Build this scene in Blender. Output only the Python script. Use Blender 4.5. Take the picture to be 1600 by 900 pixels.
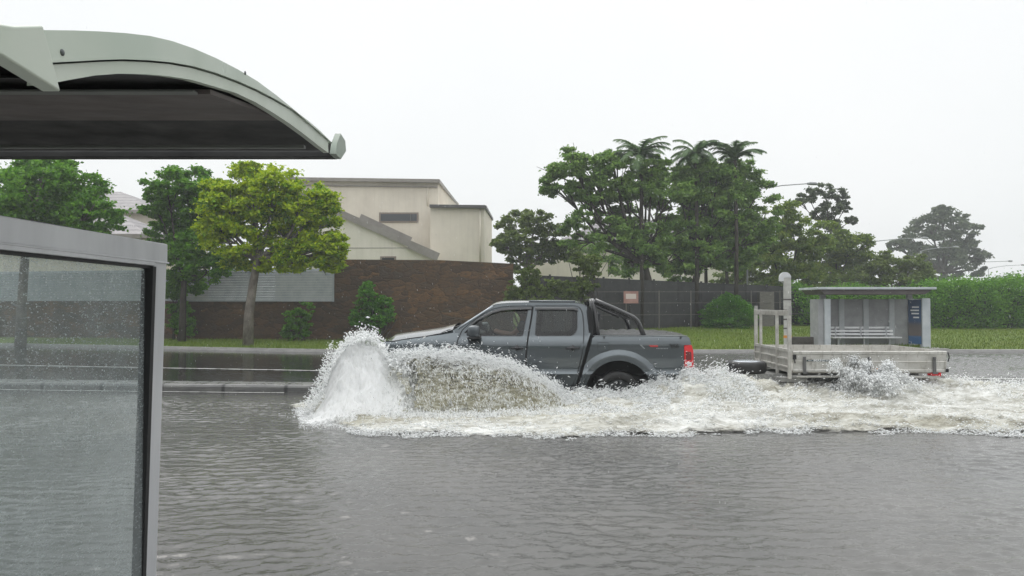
import bpy, bmesh, math, random
import numpy as np
from mathutils import Vector, Matrix
from mathutils.geometry import delaunay_2d_cdt

HAZE = True
random.seed(7); RNG = np.random.default_rng(11)
for o in list(bpy.data.objects): bpy.data.objects.remove(o)
SC = bpy.context.scene
COL = SC.collection
R = math.radians

# ---------------------------------------------------------------- camera, sky, sun, exposure
EYE = 1.65; FPX = 1165.0; PITCH = math.atan(25 / FPX)
cam_d = bpy.data.cameras.new('camera'); cam = bpy.data.objects.new('camera', cam_d); COL.objects.link(cam)
cam.location = (0, 0, EYE); cam.rotation_euler = (R(90) + PITCH, 0, 0)
cam_d.sensor_width = 36; cam_d.lens = FPX / 1600 * 36; cam_d.clip_end = 1500; cam_d.clip_start = 0.05
SC.camera = cam

world = bpy.data.worlds.new('World'); SC.world = world; world.use_nodes = True
wn, wl = world.node_tree.nodes, world.node_tree.links
wn.clear()
SUN_EL, SUN_AZ = R(58), R(-30)
wo = wn.new('ShaderNodeOutputWorld'); bg = wn.new('ShaderNodeBackground')
sky = wn.new('ShaderNodeTexSky'); sky.sky_type = 'NISHITA'; sky.sun_disc = False
sky.sun_elevation = SUN_EL; sky.sun_rotation = SUN_AZ; sky.dust_density = 3; sky.air_density = 1.5
cl = wn.new('ShaderNodeTexNoise'); cl.inputs['Scale'].default_value = 1.3; cl.inputs['Detail'].default_value = 4
cr = wn.new('ShaderNodeValToRGB')
cr.color_ramp.elements[0].position = .3; cr.color_ramp.elements[0].color = (7.45, 7.7, 7.8, 1)
cr.color_ramp.elements[1].position = .7; cr.color_ramp.elements[1].color = (8.2, 8.25, 8.25, 1)
mx = wn.new('ShaderNodeMix'); mx.data_type = 'RGBA'; mx.inputs[0].default_value = .96
wl.new(cl.outputs['Fac'], cr.inputs[0]); wl.new(sky.outputs[0], mx.inputs[6]); wl.new(cr.outputs[0], mx.inputs[7])
# an overcast sky grows brighter towards the zenith
tcw = wn.new('ShaderNodeTexCoord'); sxw = wn.new('ShaderNodeSeparateXYZ'); mrw = wn.new('ShaderNodeMapRange')
wl.new(tcw.outputs['Generated'], sxw.inputs[0]); wl.new(sxw.outputs[2], mrw.inputs[0]); mrw.interpolation_type = 'SMOOTHSTEP'
mrw.inputs[1].default_value = .36; mrw.inputs[2].default_value = 1.0; mrw.inputs[3].default_value = 1.0; mrw.inputs[4].default_value = 2.3
vmw = wn.new('ShaderNodeVectorMath'); vmw.operation = 'SCALE'; wl.new(mx.outputs[2], vmw.inputs[0]); wl.new(mrw.outputs[0], vmw.inputs['Scale'])
wl.new(vmw.outputs[0], bg.inputs[0]); bg.inputs[1].default_value = .106; wl.new(bg.outputs[0], wo.inputs[0])

sun_d = bpy.data.lights.new('sun', 'SUN'); sun_d.energy = .6; sun_d.angle = R(25); sun_d.color = (1, .97, .93)
sun = bpy.data.objects.new('sun', sun_d); COL.objects.link(sun)
sun.rotation_euler = (R(90) - SUN_EL, 0, -SUN_AZ + R(180))
SC.view_settings.view_transform = 'Standard'; SC.view_settings.look = 'None'
SC.view_settings.exposure = 0.30; SC.view_settings.gamma = 1; SC.view_settings.use_curve_mapping = False
SC.render.engine = 'CYCLES'
SC.cycles.max_bounces = 12; SC.cycles.diffuse_bounces = 10; SC.cycles.glossy_bounces = 4; SC.cycles.transmission_bounces = 8; SC.cycles.transparent_max_bounces = 24; SC.cycles.volume_bounces = 0

def W(px, py, D):
    """world point seen at photo pixel (px,py) at ground distance D"""
    c, s = math.cos(PITCH), math.sin(PITCH); v = 450 - py
    dy = FPX * c - v * s; dz = FPX * s + v * c; k = D / dy
    return Vector(((px - 800) * k, D, EYE + dz * k))
def WX(px, D): return W(px, 475, D).x
def WZ(py, D): return W(800, py, D).z

# ---------------------------------------------------------------- materials
def mat(name, col=(.5, .5, .5), rough=.5, metal=0, spec=.5, coat=0, trans=0, ior=1.45, emit=None, alpha=1):
    m = bpy.data.materials.new(name); m.use_nodes = True
    b = m.node_tree.nodes['Principled BSDF']
    b.inputs['Base Color'].default_value = (*col, 1); b.inputs['Roughness'].default_value = rough
    b.inputs['Metallic'].default_value = metal; b.inputs['Specular IOR Level'].default_value = spec
    b.inputs['Coat Weight'].default_value = coat; b.inputs['Coat Roughness'].default_value = .08
    b.inputs['Transmission Weight'].default_value = trans; b.inputs['IOR'].default_value = ior
    if emit: b.inputs['Emission Color'].default_value = (*emit[:3], 1); b.inputs['Emission Strength'].default_value = emit[3]
    return m
def nd(m, t, **kw):
    n = m.node_tree.nodes.new(t)
    for k, v in kw.items(): setattr(n, k, v)
    return n
def lk(m, a, b): m.node_tree.links.new(a, b)
def bsdf(m): return m.node_tree.nodes['Principled BSDF']
def coords(m, scale=(1, 1, 1), rot=(0, 0, 0), kind='Object'):
    tc = nd(m, 'ShaderNodeTexCoord'); mp = nd(m, 'ShaderNodeMapping')
    mp.inputs['Scale'].default_value = scale; mp.inputs['Rotation'].default_value = rot
    lk(m, tc.outputs[kind], mp.inputs[0]); return mp.outputs[0]
def noise(m, vec, scale, detail=4, rough=.55, dist=0):
    n = nd(m, 'ShaderNodeTexNoise'); n.inputs['Scale'].default_value = scale; n.inputs['Detail'].default_value = detail
    n.inputs['Roughness'].default_value = rough; n.inputs['Distortion'].default_value = dist
    if vec is not None: lk(m, vec, n.inputs['Vector'])
    return n.outputs['Fac']
def ramp(m, fac, stops):
    r = nd(m, 'ShaderNodeValToRGB'); e = r.color_ramp.elements
    while len(e) < len(stops): e.new(.5)
    for i, (p, c) in enumerate(stops):
        e[i].position = p; e[i].color = (*c, 1) if len(c) == 3 else c
    lk(m, fac, r.inputs[0]); return r.outputs[0]
def fr(m, fac, a, b, lo=0., hi=1.):
    n = nd(m, 'ShaderNodeMapRange'); n.inputs[1].default_value = a; n.inputs[2].default_value = b
    n.inputs[3].default_value = lo; n.inputs[4].default_value = hi
    lk(m, fac, n.inputs[0]); return n.outputs[0]
def mixc(m, fac, a, b, blend='MIX'):
    n = nd(m, 'ShaderNodeMix'); n.data_type = 'RGBA'; n.blend_type = blend
    if isinstance(fac, float): n.inputs[0].default_value = fac
    else: lk(m, fac, n.inputs[0])
    for i, v in ((6, a), (7, b)):
        if isinstance(v, tuple): n.inputs[i].default_value = (*v, 1)
        else: lk(m, v, n.inputs[i])
    return n.outputs[2]
def math_n(m, op, a, b=0.):
    n = nd(m, 'ShaderNodeMath'); n.operation = op
    for i, v in ((0, a), (1, b)):
        if isinstance(v, (int, float)): n.inputs[i].default_value = v
        else: lk(m, v, n.inputs[i])
    return n.outputs[0]
def bump(m, h, strength=.3, dist=.02, normal=None):
    n = nd(m, 'ShaderNodeBump'); n.inputs['Strength'].default_value = strength; n.inputs['Distance'].default_value = dist
    lk(m, h, n.inputs['Height'])
    if normal is not None: lk(m, normal, n.inputs['Normal'])
    return n.outputs[0]
def setb(m, **kw):
    for k, v in kw.items():
        i = bsdf(m).inputs[k.replace('_', ' ')]
        if isinstance(v, (int, float)): i.default_value = v
        elif isinstance(v, tuple): i.default_value = (*v, 1)
        else: lk(m, v, i)
def dirty(name, c1, c2, rough=.5, scale=3, stretch=(1, 1, 1), metal=0, bstr=.1, bscale=60, spec=.5, p=(.35, .65)):
    m = mat(name, c1, rough, metal, spec)
    v = coords(m, stretch)
    setb(m, Base_Color=ramp(m, noise(m, v, scale, 6, .6), [(p[0], c1), (p[1], c2)]),
         Normal=bump(m, noise(m, coords(m), bscale, 3), bstr, .01),
         Roughness=fr(m, noise(m, v, scale * 2.3, 4), .3, .7, max(rough - .12, .03), rough + .12))
    return m

M = {}
M['black_plastic'] = dirty('black plastic', (.018, .018, .02), (.035, .035, .037), .38, 6)
M['rubber'] = dirty('tyre rubber', (.012, .012, .013), (.03, .029, .028), .5, 8)
M['dark'] = mat('dark recess', (.012, .012, .013), .8)
M['chrome'] = mat('chrome', (.75, .76, .77), .12, 1)
M['alloy'] = mat('dark alloy', (.10, .105, .11), .35, .8)
M['sports_bar'] = mat('black coated tube', (.03, .03, .032), .22, .3, coat=.6)
M['white_txt'] = mat('white lettering', (.75, .76, .76), .5)
M['black_txt'] = mat('black lettering', (.012, .012, .012), .35)
M['red_txt'] = mat('red lettering', (.45, .03, .03), .4)
M['silver_txt'] = mat('silver decal', (.32, .34, .35), .35, .4)
M['skin'] = mat('skin', (.45, .27, .2), .55)
M['shirt'] = mat('shirt', (.16, .17, .19), .9)
M['hair'] = mat('hair', (.03, .02, .015), .7)
M['seat_cloth'] = mat('seat cloth', (.04, .04, .045), .9)

# ---------------------------------------------------------------- object helpers
def tag(o, label=None, cat=None, group=None, kind=None):
    if label: o['label'] = label
    if cat: o['category'] = cat
    if group: o['group'] = group
    if kind: o['kind'] = kind
    return o
def empty(name, loc, rz=0, **kw):
    o = bpy.data.objects.new(name, None); COL.objects.link(o); o.location = loc; o.rotation_euler.z = rz
    o.empty_display_size = .2; return tag(o, **kw)
def link_mesh(name, me, m=None, parent=None, smooth=False, bevel=0, segs=2):
    o = bpy.data.objects.new(name, me); COL.objects.link(o)
    if m is not None:
        for x in (m if isinstance(m, (list, tuple)) else [m]): me.materials.append(x)
    if smooth:
        me.polygons.foreach_set('use_smooth', [True] * len(me.polygons))
    if bevel:
        b = o.modifiers.new('bevel', 'BEVEL'); b.width = bevel; b.segments = segs; b.limit_method = 'ANGLE'; b.angle_limit = R(35)
        me.polygons.foreach_set('use_smooth', [True] * len(me.polygons))
        b.harden_normals = True
    if parent is not None: o.parent = parent
    return o
class MB:
    def __init__(s): s.v = []; s.f = []; s.mi = []; s.cur = 0
    def add(s, vs, fs):
        n = len(s.v); s.v += [tuple(v) for v in vs]
        for f in fs: s.f.append([i + n for i in f]); s.mi.append(s.cur)
        return s
    def box(s, x0, x1, y0, y1, z0, z1):
        return s.add([(x0, y0, z0), (x1, y0, z0), (x1, y1, z0), (x0, y1, z0), (x0, y0, z1), (x1, y0, z1), (x1, y1, z1), (x0, y1, z1)],
                     [(0, 3, 2, 1), (4, 5, 6, 7), (0, 1, 5, 4), (1, 2, 6, 5), (2, 3, 7, 6), (3, 0, 4, 7)])
    def bar(s, a, b, w, h, up=(0, 0, 1)):
        a, b = Vector(a), Vector(b); d = (b - a).normalized(); u = Vector(up)
        sd = d.cross(u)
        if sd.length < 1e-4: sd = d.cross(Vector((0, 1, 0)))
        sd.normalize(); u = sd.cross(d)
        vs = [p + sd * (w / 2 * i) + u * (h / 2 * j) for p in (a, b) for i, j in ((-1, -1), (1, -1), (1, 1), (-1, 1))]
        return s.add(vs, [(0, 1, 2, 3), (7, 6, 5, 4), (0, 4, 5, 1), (1, 5, 6, 2), (2, 6, 7, 3), (3, 7, 4, 0)])
    def tube(s, pts, r, n=10, caps=True):
        pts = [Vector(p) for p in pts]
        rs = r if isinstance(r, (list, tuple)) else [r] * len(pts)
        vs = []; prev = None
        for i, p in enumerate(pts):
            d = (pts[min(i + 1, len(pts) - 1)] - pts[max(i - 1, 0)]).normalized()
            u = prev if prev is not None else (Vector((0, 0, 1)) if abs(d.z) < .9 else Vector((1, 0, 0)))
            u = (u - d * u.dot(d)).normalized(); prev = u; w = d.cross(u)
            for k in range(n):
                a = 2 * math.pi * k / n; vs.append(p + (u * math.cos(a) + w * math.sin(a)) * rs[i])
        fs = [(i * n + k, i * n + (k + 1) % n, (i + 1) * n + (k + 1) % n, (i + 1) * n + k) for i in range(len(pts) - 1) for k in range(n)]
        if caps: fs += [tuple(range(n - 1, -1, -1)), tuple((len(pts) - 1) * n + k for k in range(n))]
        return s.add(vs, fs)
    def lathe(s, prof, n=40, axis='y', c=(0, 0, 0)):
        vs = []
        for r, h in prof:
            for k in range(n):
                a = 2 * math.pi * k / n; x, y = r * math.cos(a), r * math.sin(a)
                v = (x, h, y) if axis == 'y' else (x, y, h) if axis == 'z' else (h, x, y)
                vs.append((v[0] + c[0], v[1] + c[1], v[2] + c[2]))
        fs = [(i * n + k, i * n + (k + 1) % n, (i + 1) * n + (k + 1) % n, (i + 1) * n + k) for i in range(len(prof) - 1) for k in range(n)]
        return s.add(vs, fs)
    def prism(s, poly, y0, y1, plane='xz'):
        n = len(poly)
        f = {'xz': lambda a, b, c: (a, c, b), 'xy': lambda a, b, c: (a, b, c), 'yz': lambda a, b, c: (c, a, b)}[plane]
        vs = [f(a, b, y0) for a, b in poly] + [f(a, b, y1) for a, b in poly]
        return s.add(vs, [tuple(range(n)), tuple(range(2 * n - 1, n - 1, -1))] + [(i, i + n, (i + 1) % n + n, (i + 1) % n) for i in range(n)])
    def build(s, name, m=None, parent=None, smooth=False, bevel=0, segs=2, recalc=True):
        me = bpy.data.meshes.new(name); me.from_pydata(s.v, [], s.f); me.validate()
        if any(s.mi) and len(me.polygons) == len(s.mi): me.polygons.foreach_set('material_index', s.mi)
        if recalc:
            bm = bmesh.new(); bm.from_mesh(me); bmesh.ops.recalc_face_normals(bm, faces=bm.faces); bm.to_mesh(me); bm.free()
        return link_mesh(name, me, m, parent, smooth, bevel, segs)
def np_mesh(name, V, F, check=True):
    """V (n,3), F (m,k) arrays -> mesh"""
    me = bpy.data.meshes.new(name); k = F.shape[1]
    me.vertices.add(len(V)); me.vertices.foreach_set('co', V.astype(np.float32).ravel())
    me.loops.add(F.size); me.loops.foreach_set('vertex_index', F.astype(np.int32).ravel())
    me.polygons.add(len(F)); me.polygons.foreach_set('loop_start', np.arange(0, F.size, k, dtype=np.int32))
    me.polygons.foreach_set('loop_total', np.full(len(F), k, dtype=np.int32)); me.update()
    if check: me.validate()
    return me
def grid_mesh(name, xs, ys, Z):
    X, Y = np.meshgrid(xs, ys, indexing='ij'); V = np.stack([X, Y, Z], -1).reshape(-1, 3)
    nx, ny = len(xs), len(ys); i, j = np.meshgrid(np.arange(nx - 1), np.arange(ny - 1), indexing='ij')
    a = (i * ny + j).ravel(); return np_mesh(name, V, np.stack([a, a + ny, a + ny + 1, a + 1], 1))
def vnoise(P, seed=0):
    P = np.asarray(P, dtype=np.float64); i = np.floor(P).astype(np.int64); f = P - i; f = f * f * (3 - 2 * f)
    def h(a, b, c):
        n = (a * 374761393 + b * 668265263 + c * 2147483647 + seed * 974634777) & 0xffffffff
        n = ((n ^ (n >> 13)) * 1274126177) & 0xffffffff
        return ((n ^ (n >> 16)) & 0xffff) / 65535.
    r = 0
    for dx in (0, 1):
        for dy in (0, 1):
            for dz in (0, 1):
                w = (f[..., 0] if dx else 1 - f[..., 0]) * (f[..., 1] if dy else 1 - f[..., 1]) * (f[..., 2] if dz else 1 - f[..., 2])
                r = r + w * h(i[..., 0] + dx, i[..., 1] + dy, i[..., 2] + dz)
    return r
def fbm(P, oct=4, seed=0):
    r = 0; a = .5; t = 0
    for k in range(oct):
        r = r + a * vnoise(np.asarray(P) * 2 ** k, seed + k * 17); t += a; a *= .5
    return r / t
def text_mesh(name, body, size, m, parent, loc, rot, extrude=.002, shear=0, font_scale=1, align='CENTER'):
    cu = bpy.data.curves.new(name, 'FONT'); cu.body = body; cu.size = size; cu.extrude = extrude; cu.shear = shear
    cu.align_x = align; cu.align_y = 'CENTER'; cu.space_character = 1.05; cu.offset = size * .012
    t = bpy.data.objects.new(name, cu); COL.objects.link(t)
    bpy.context.view_layer.update()
    me = bpy.data.meshes.new_from_object(t.evaluated_get(bpy.context.evaluated_depsgraph_get()))
    bpy.data.objects.remove(t)
    o = bpy.data.objects.new(name, me); COL.objects.link(o); me.materials.clear(); me.materials.append(m)
    o.parent = parent; o.location = loc; o.rotation_euler = rot; o.scale = (font_scale, 1, 1)
    return o

# ---------------------------------------------------------------- ground, roads, water
# far edge of the flooded road (verge kerb line), as (x, distance)
EDGE = [(-60, 36), (-20.3, 29.6), (-12.7, 27.4), (-6.5, 25.6), (0, 25.3), (6, 25.4), (17.5, 25.5), (30, 26), (80, 29)]
ex, ey = zip(*EDGE)
def edge_y(x): return np.interp(x, ex, ey)
def verge_z(x, y):
    d = np.clip(y - edge_y(x), 0, 16)
    s = np.interp(x, [-20, -6, 0, 8, 14, 22, 40], [.012, .012, .045, .050, .043, .032, .028])
    return .10 + d * s

M['asphalt'] = dirty('wet asphalt', (.035, .035, .036), (.06, .059, .057), .35, 1.2)
M['footpath'] = dirty('footpath concrete', (.25, .24, .22), (.33, .32, .30), .7, 2)
M['kerb'] = dirty('wet kerb concrete', (.16, .155, .15), (.24, .235, .225), .35, 3, (1, 1, 4), bstr=.3)
M['line'] = dirty('road line paint', (.28, .28, .27), (.60, .60, .58), .3, 2.2)
M['soil'] = dirty('wet soil', (.035, .027, .018), (.06, .045, .03), .8, 4)

# one ground sheet under everything
g = grid_mesh('ground', np.array([-600, -60, 60, 600.]), np.array([-60, 20, 200, 1300.]), np.full((4, 4), -.20))
tag(link_mesh('ground', g, M['asphalt']), kind='structure', label='dark asphalt road bed under the flood water', cat='ground')

# grass verge rising to the fences
m = mat('grass', (.05, .09, .02), .75)
v = coords(m)
setb(m, Base_Color=mixc(m, fr(m, noise(m, v, .35, 5), .4, .7), ramp(m, noise(m, v, 9, 6, .7), [(.3, (.045, .090, .002)), (.5, (.095, .155, .003)), (.72, (.14, .19, .006))]), (.10, .13, .004)),
     Normal=bump(m, noise(m, v, 30, 5, .7), .8, .04))
M['grass'] = m
xs = np.concatenate([np.linspace(-90, -22, 30), np.linspace(-21.5, 32, 160), np.linspace(33, 110, 30)])
ts = np.concatenate([np.linspace(0, 1, 40) ** 1.3 * 16, [18, 40, 120, 500]])
X = np.repeat(xs[:, None], len(ts), 1); Y = edge_y(X) + ts[None, :]
Z = verge_z(X, Y) + .03 * (fbm(np.stack([X * .8, Y * .8, Y * 0], -1), 3) - .5) * (ts[None, :] > .3)
Z[:, 0] = .10
nx, ny = X.shape; i, j = np.meshgrid(np.arange(nx - 1), np.arange(ny - 1), indexing='ij'); a = (i * ny + j).ravel()
me = np_mesh('lawn', np.stack([X, Y, Z], -1).reshape(-1, 3), np.stack([a, a + ny, a + ny + 1, a + 1], 1))
tag(link_mesh('lawn', me, M['grass'], smooth=True), kind='structure', label='bright green lawn sloping up to the fences across the road', cat='lawn')
# blades at the lawn
n = 60000
bx_ = RNG.uniform(-20, 24, n); by_ = edge_y(bx_) + RNG.power(.8, n) * 10 + .02
bz_ = verge_z(bx_, by_); h = RNG.uniform(.04, .11, n); an = RNG.uniform(0, 6.28, n); w = .012
c, s_ = np.cos(an) * w, np.sin(an) * w
V = np.empty((n, 3, 3)); V[:, 0] = np.stack([bx_ - c, by_ - s_, bz_ - .01], 1); V[:, 1] = np.stack([bx_ + c, by_ + s_, bz_ - .01], 1)
V[:, 2] = np.stack([bx_ + RNG.normal(0, .03, n), by_ + RNG.normal(0, .03, n), bz_ + h], 1)
m = mat('grass blades', (.09, .14, .015), .6)
gi = nd(m, 'ShaderNodeNewGeometry')
setb(m, Base_Color=ramp(m, gi.outputs['Random Per Island'], [(0, (.055, .11, .003)), (.6, (.11, .175, .004)), (1, (.16, .205, .01))]))
tag(link_mesh('grass', np_mesh('grass', V.reshape(-1, 3), np.arange(n * 3).reshape(-1, 3)), m), kind='stuff', label='short green grass blades covering the verge', cat='grass')

# verge kerb and gutter
kb = MB()
pts = [(x, edge_y(x)) for x in np.linspace(-58, 70, 90)]
for (x0, y0), (x1, y1) in zip(pts, pts[1:]):
    kb.add([(x0, y0 - .16, -.19), (x1, y1 - .16, -.19), (x1, y1 - .13, .085), (x0, y0 - .13, .085), (x0, y0 + .02, .104), (x1, y1 + .02, .104)], [(0, 1, 2, 3), (3, 2, 5, 4)])
tag(kb.build('verge_kerb', M['kerb'], smooth=True), kind='structure', label='low concrete kerb along the far grass verge', cat='kerb')

# narrow median with its kerb, ending in a rounded nose left of the car
MED = [(-60, 24), (-30, 17.6), (-16, 15.4), (-9.9, 14.5), (-6.5, 14.15), (-3.9, 13.95)]
kb = MB(); wid = .62
prof = [(0, -.19), (0, .09), (.025, .125), (.06, .135), (wid - .06, .135), (wid - .02, .12), (wid, -.19)]
mp_ = [(x, np.interp(x, [p[0] for p in MED], [p[1] for p in MED])) for x in np.concatenate([np.linspace(-60, -17, 20), np.linspace(-16, -3.9, 40)])]
for k in range(1, 9):                                   # nose
    a_ = k / 8 * math.pi / 2; mp_.append((-3.9 + .32 * math.sin(a_), 13.95))
rows = []
for idx, (x, y) in enumerate(mp_):
    t = max(0, (x + 3.9) / .32); sh = math.sqrt(max(0, 1 - t * t)) if t > 0 else 1
    rows.append([(x, y + wid / 2 + (p - wid / 2) * sh, z if sh > .05 else -.19) for p, z in prof])
nv = len(prof)
kb.add([v for r in rows for v in r], [(i * nv + j, i * nv + j + 1, (i + 1) * nv + j + 1, (i + 1) * nv + j) for i in range(len(rows) - 1) for j in range(nv - 1)])
m = dirty('median kerb concrete', (.10, .10, .10), (.17, .168, .16), .3, 2.5, (1, 1, 6), bstr=.25)
v = coords(m)
w_ = nd(m, 'ShaderNodeTexWave'); w_.bands_direction = 'X'; w_.inputs['Scale'].default_value = .26; lk(m, v, w_.inputs[0])
base = bsdf(m).inputs['Base Color'].links[0].from_socket
setb(m, Base_Color=mixc(m, fr(m, w_.outputs['Fac'], .985, 1), base, (.03, .03, .03)))
tag(kb.build('median_kerb', m, smooth=False, bevel=0), kind='structure', label='narrow wet concrete median strip behind the spray', cat='kerb')

def strip(name, P, w, z, m, label):
    b = MB(); L = []
    for i, (x, y) in enumerate(P):
        L += [(x, y, z), (x, y + w, z)]
    b.add(L, [(2 * i, 2 * i + 2, 2 * i + 3, 2 * i + 1) for i in range(len(P) - 1)])
    return tag(b.build(name, m, recalc=False), kind='structure', label=label, cat='road line')
LN = [(-60, 31), (-30, 23.5), (-13.7, 20.0), (-4.7, 18.3), (2, 17.2), (10.2, 16.3), (30, 16.2), (70, 17)]
lx_, ly_ = zip(*LN)
strip('road_line', [(x, np.interp(x, lx_, ly_)) for x in np.linspace(-55, 60, 120)], .16, .012, M['line'], 'long white painted line on the far carriageway')
strip('road_line', [(x, y - .20) for x, y in mp_[:-9]], .07, .012, M['line'], 'thin white painted line at the foot of the median kerb')

# flood water: one sheet
m = mat('flood water', (.075, .070, .062), .06, 0, .5, ior=1.42)
v = coords(m); vs = coords(m, (.55, 1.5, 1), (0, 0, R(-8)))
big = noise(m, v, .22, 3, .5); 
n1 = noise(m, vs, 3.2, 5, .62, .6); n2 = noise(m, coords(m, (.6, 1.3, 1), (0, 0, R(12))), 11, 4, .6, .4); n3 = noise(m, v, 34, 3, .6)
vor = nd(m, 'ShaderNodeTexVoronoi'); vor.inputs['Scale'].default_value = 5; lk(m, v, vor.inputs['Vector'])
ring = math_n(m, 'SINE', math_n(m, 'MULTIPLY', vor.outputs['Distance'], 60.))
rmask = fr(m, vor.outputs['Distance'], 0, .28, 1, 0)
ringh = math_n(m, 'MULTIPLY', math_n(m, 'MULTIPLY', ring, rmask), .06)
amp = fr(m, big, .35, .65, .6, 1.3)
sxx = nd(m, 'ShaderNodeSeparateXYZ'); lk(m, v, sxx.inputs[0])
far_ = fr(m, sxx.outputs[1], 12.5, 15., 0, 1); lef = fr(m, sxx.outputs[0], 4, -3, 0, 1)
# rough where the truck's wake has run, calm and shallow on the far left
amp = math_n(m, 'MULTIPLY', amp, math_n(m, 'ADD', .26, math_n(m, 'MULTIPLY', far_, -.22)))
hh = math_n(m, 'ADD', math_n(m, 'MULTIPLY', n1, 1.0), math_n(m, 'ADD', math_n(m, 'MULTIPLY', n2, .42), math_n(m, 'ADD', math_n(m, 'MULTIPLY', n3, .12), ringh)))
hh = math_n(m, 'MULTIPLY', hh, amp)
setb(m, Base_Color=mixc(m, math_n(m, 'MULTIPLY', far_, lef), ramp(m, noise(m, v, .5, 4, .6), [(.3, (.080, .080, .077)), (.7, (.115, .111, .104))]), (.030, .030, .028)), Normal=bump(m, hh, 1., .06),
     Roughness=math_n(m, 'ADD', fr(m, big, .3, .7, .03, .08), math_n(m, 'MULTIPLY', far_, fr(m, lef, 1, 0, .0, .14))))
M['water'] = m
# real ripples near the camera, one continuous sheet out to the far verge
yn = np.concatenate([np.arange(4.25, 13.5, .021), np.arange(13.5, 25.2, .042)]); xn = np.concatenate([np.arange(-9, 12.5, .028), np.arange(12.5, 19, .06)])
xa = np.concatenate([[-400, -60, -20, -11], xn, [21, 25, 60, 400.]]); ya = np.concatenate([yn, [27, 30, 60, 300.]])
Xw, Yw = np.meshgrid(xa, ya, indexing='ij'); Zw = np.zeros_like(Xw); rg = np.random.default_rng(3)
wx_ = Xw + .35 * (fbm(np.stack([Xw * .8, Yw * .8, Xw * 0], -1), 3, 201) - .5); wy_ = Yw + .35 * (fbm(np.stack([Xw * .8, Yw * .8, Xw * 0 + 7], -1), 3, 202) - .5)
for k in range(46):
    lam = .045 * (6.0 ** rg.random()); th = math.pi / 2 + rg.normal(-.10, .42); kk = 2 * math.pi / lam; ph = rg.random() * 6.28
    a_ = .0056 * lam * rg.uniform(.5, 1.2)
    farw = 1. if lam > .12 else np.clip((14 - Yw) / 1.5, 0, 1)
    Zw += a_ * farw * np.sin(kk * (wx_ * math.cos(th) + wy_ * math.sin(th)) + ph)
Zw *= .45 + 1.3 * np.clip(fbm(np.stack([Xw * .45, Yw * .9, Xw * 0], -1), 3, 205) * 1.8 - .4, 0, .75)
for k in range(2600):                                       # rings where rain drops land
    cx, cy = rg.uniform(-8, 12), rg.uniform(4.3, 12.5); R0 = rg.uniform(.015, .075)
    i0, i1 = np.searchsorted(xa, [cx - .12, cx + .12]); j0, j1 = np.searchsorted(ya, [cy - .12, cy + .12])
    if i1 <= i0 or j1 <= j0: continue
    rr_ = np.hypot(Xw[i0:i1, j0:j1] - cx, Yw[i0:i1, j0:j1] - cy); Zw[i0:i1, j0:j1] += 0.0024 * np.exp(-((rr_ - R0) / .016) ** 2) - .0022 * np.exp(-(rr_ / (R0 * .6)) ** 2) * .5
fw = np.clip((Yw - 12.5) / 2, 0, 1); rt = np.clip((Xw + 2) / 5, 0, 1)
ed = np.clip((Xw + 9) / .6, 0, 1) * np.clip((18.9 - Xw) / .6, 0, 1) * np.clip((25.1 - Yw) / 1.0, 0, 1) * (1 + fw * (-.75 + 1.5 * rt)); Zw *= ed
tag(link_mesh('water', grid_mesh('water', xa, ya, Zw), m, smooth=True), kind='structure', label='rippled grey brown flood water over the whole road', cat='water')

# near footpath the camera stands on
fp = MB(); fp.box(-30, 30, -12, 4.27, -.19, .045)
tag(fp.build('footpath', M['footpath'], bevel=.01), kind='structure', label='pale concrete footpath in front of the flooded road', cat='footpath')
# ---------------------------------------------------------------- near bus shelter (left foreground)
M['fascia'] = dirty('pale green painted metal', (.35, .41, .345), (.41, .46, .395), .35, 1.5, bstr=.03)
M['fascia2'] = dirty('pale green painted trim', (.38, .43, .36), (.44, .48, .42), .4, 1.5, bstr=.03)
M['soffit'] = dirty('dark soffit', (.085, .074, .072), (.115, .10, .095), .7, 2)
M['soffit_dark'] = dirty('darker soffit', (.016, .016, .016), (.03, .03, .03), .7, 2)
M['alu'] = dirty('brushed aluminium', (.50, .51, .53), (.60, .61, .63), .42, 4, (1, 1, .2), metal=.35, bstr=.05)
M['gasket'] = mat('black glazing gasket', (.012, .012, .013), .6)
SX = -1.2
def sh(px, py, x=SX):
    D = x * -FPX / (800 - px) * -1 if False else abs(x) * FPX / (800 - px)
    return D, WZ(py, D)
top = [(65, 47), (110, 47.5), (150, 49), (190, 51.5), (230, 56), (265, 64), (300, 76), (335, 91), (370, 109), (400, 127), (430, 149), (455, 169), (480, 191), (500, 208), (519, 224)]
grv = [(65, 102), (110, 99.5), (150, 97), (190, 95.5), (230, 97), (265, 100), (300, 106), (335, 116), (370, 129), (400, 142), (430, 157.5), (455, 172), (480, 190), (500, 207), (514, 221)]
low = [(65, 134), (110, 125), (150, 118), (190, 115), (230, 116), (265, 119), (300, 124.5), (335, 134.5), (370, 145), (400, 159), (430, 177), (455, 193.5), (480, 212), (500, 228), (515, 239)]
T = [sh(*p) for p in top]; G = [sh(*p) for p in grv]; L = [sh(*p) for p in low]
shel = empty('bus_shelter', (-3.0, 3.0, .045), label='near bus shelter with curved pale green roof filling the left foreground', cat='bus shelter')
def rel(o, p): o.location = (-p.location.x, -p.location.y, -p.location.z); return o
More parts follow.
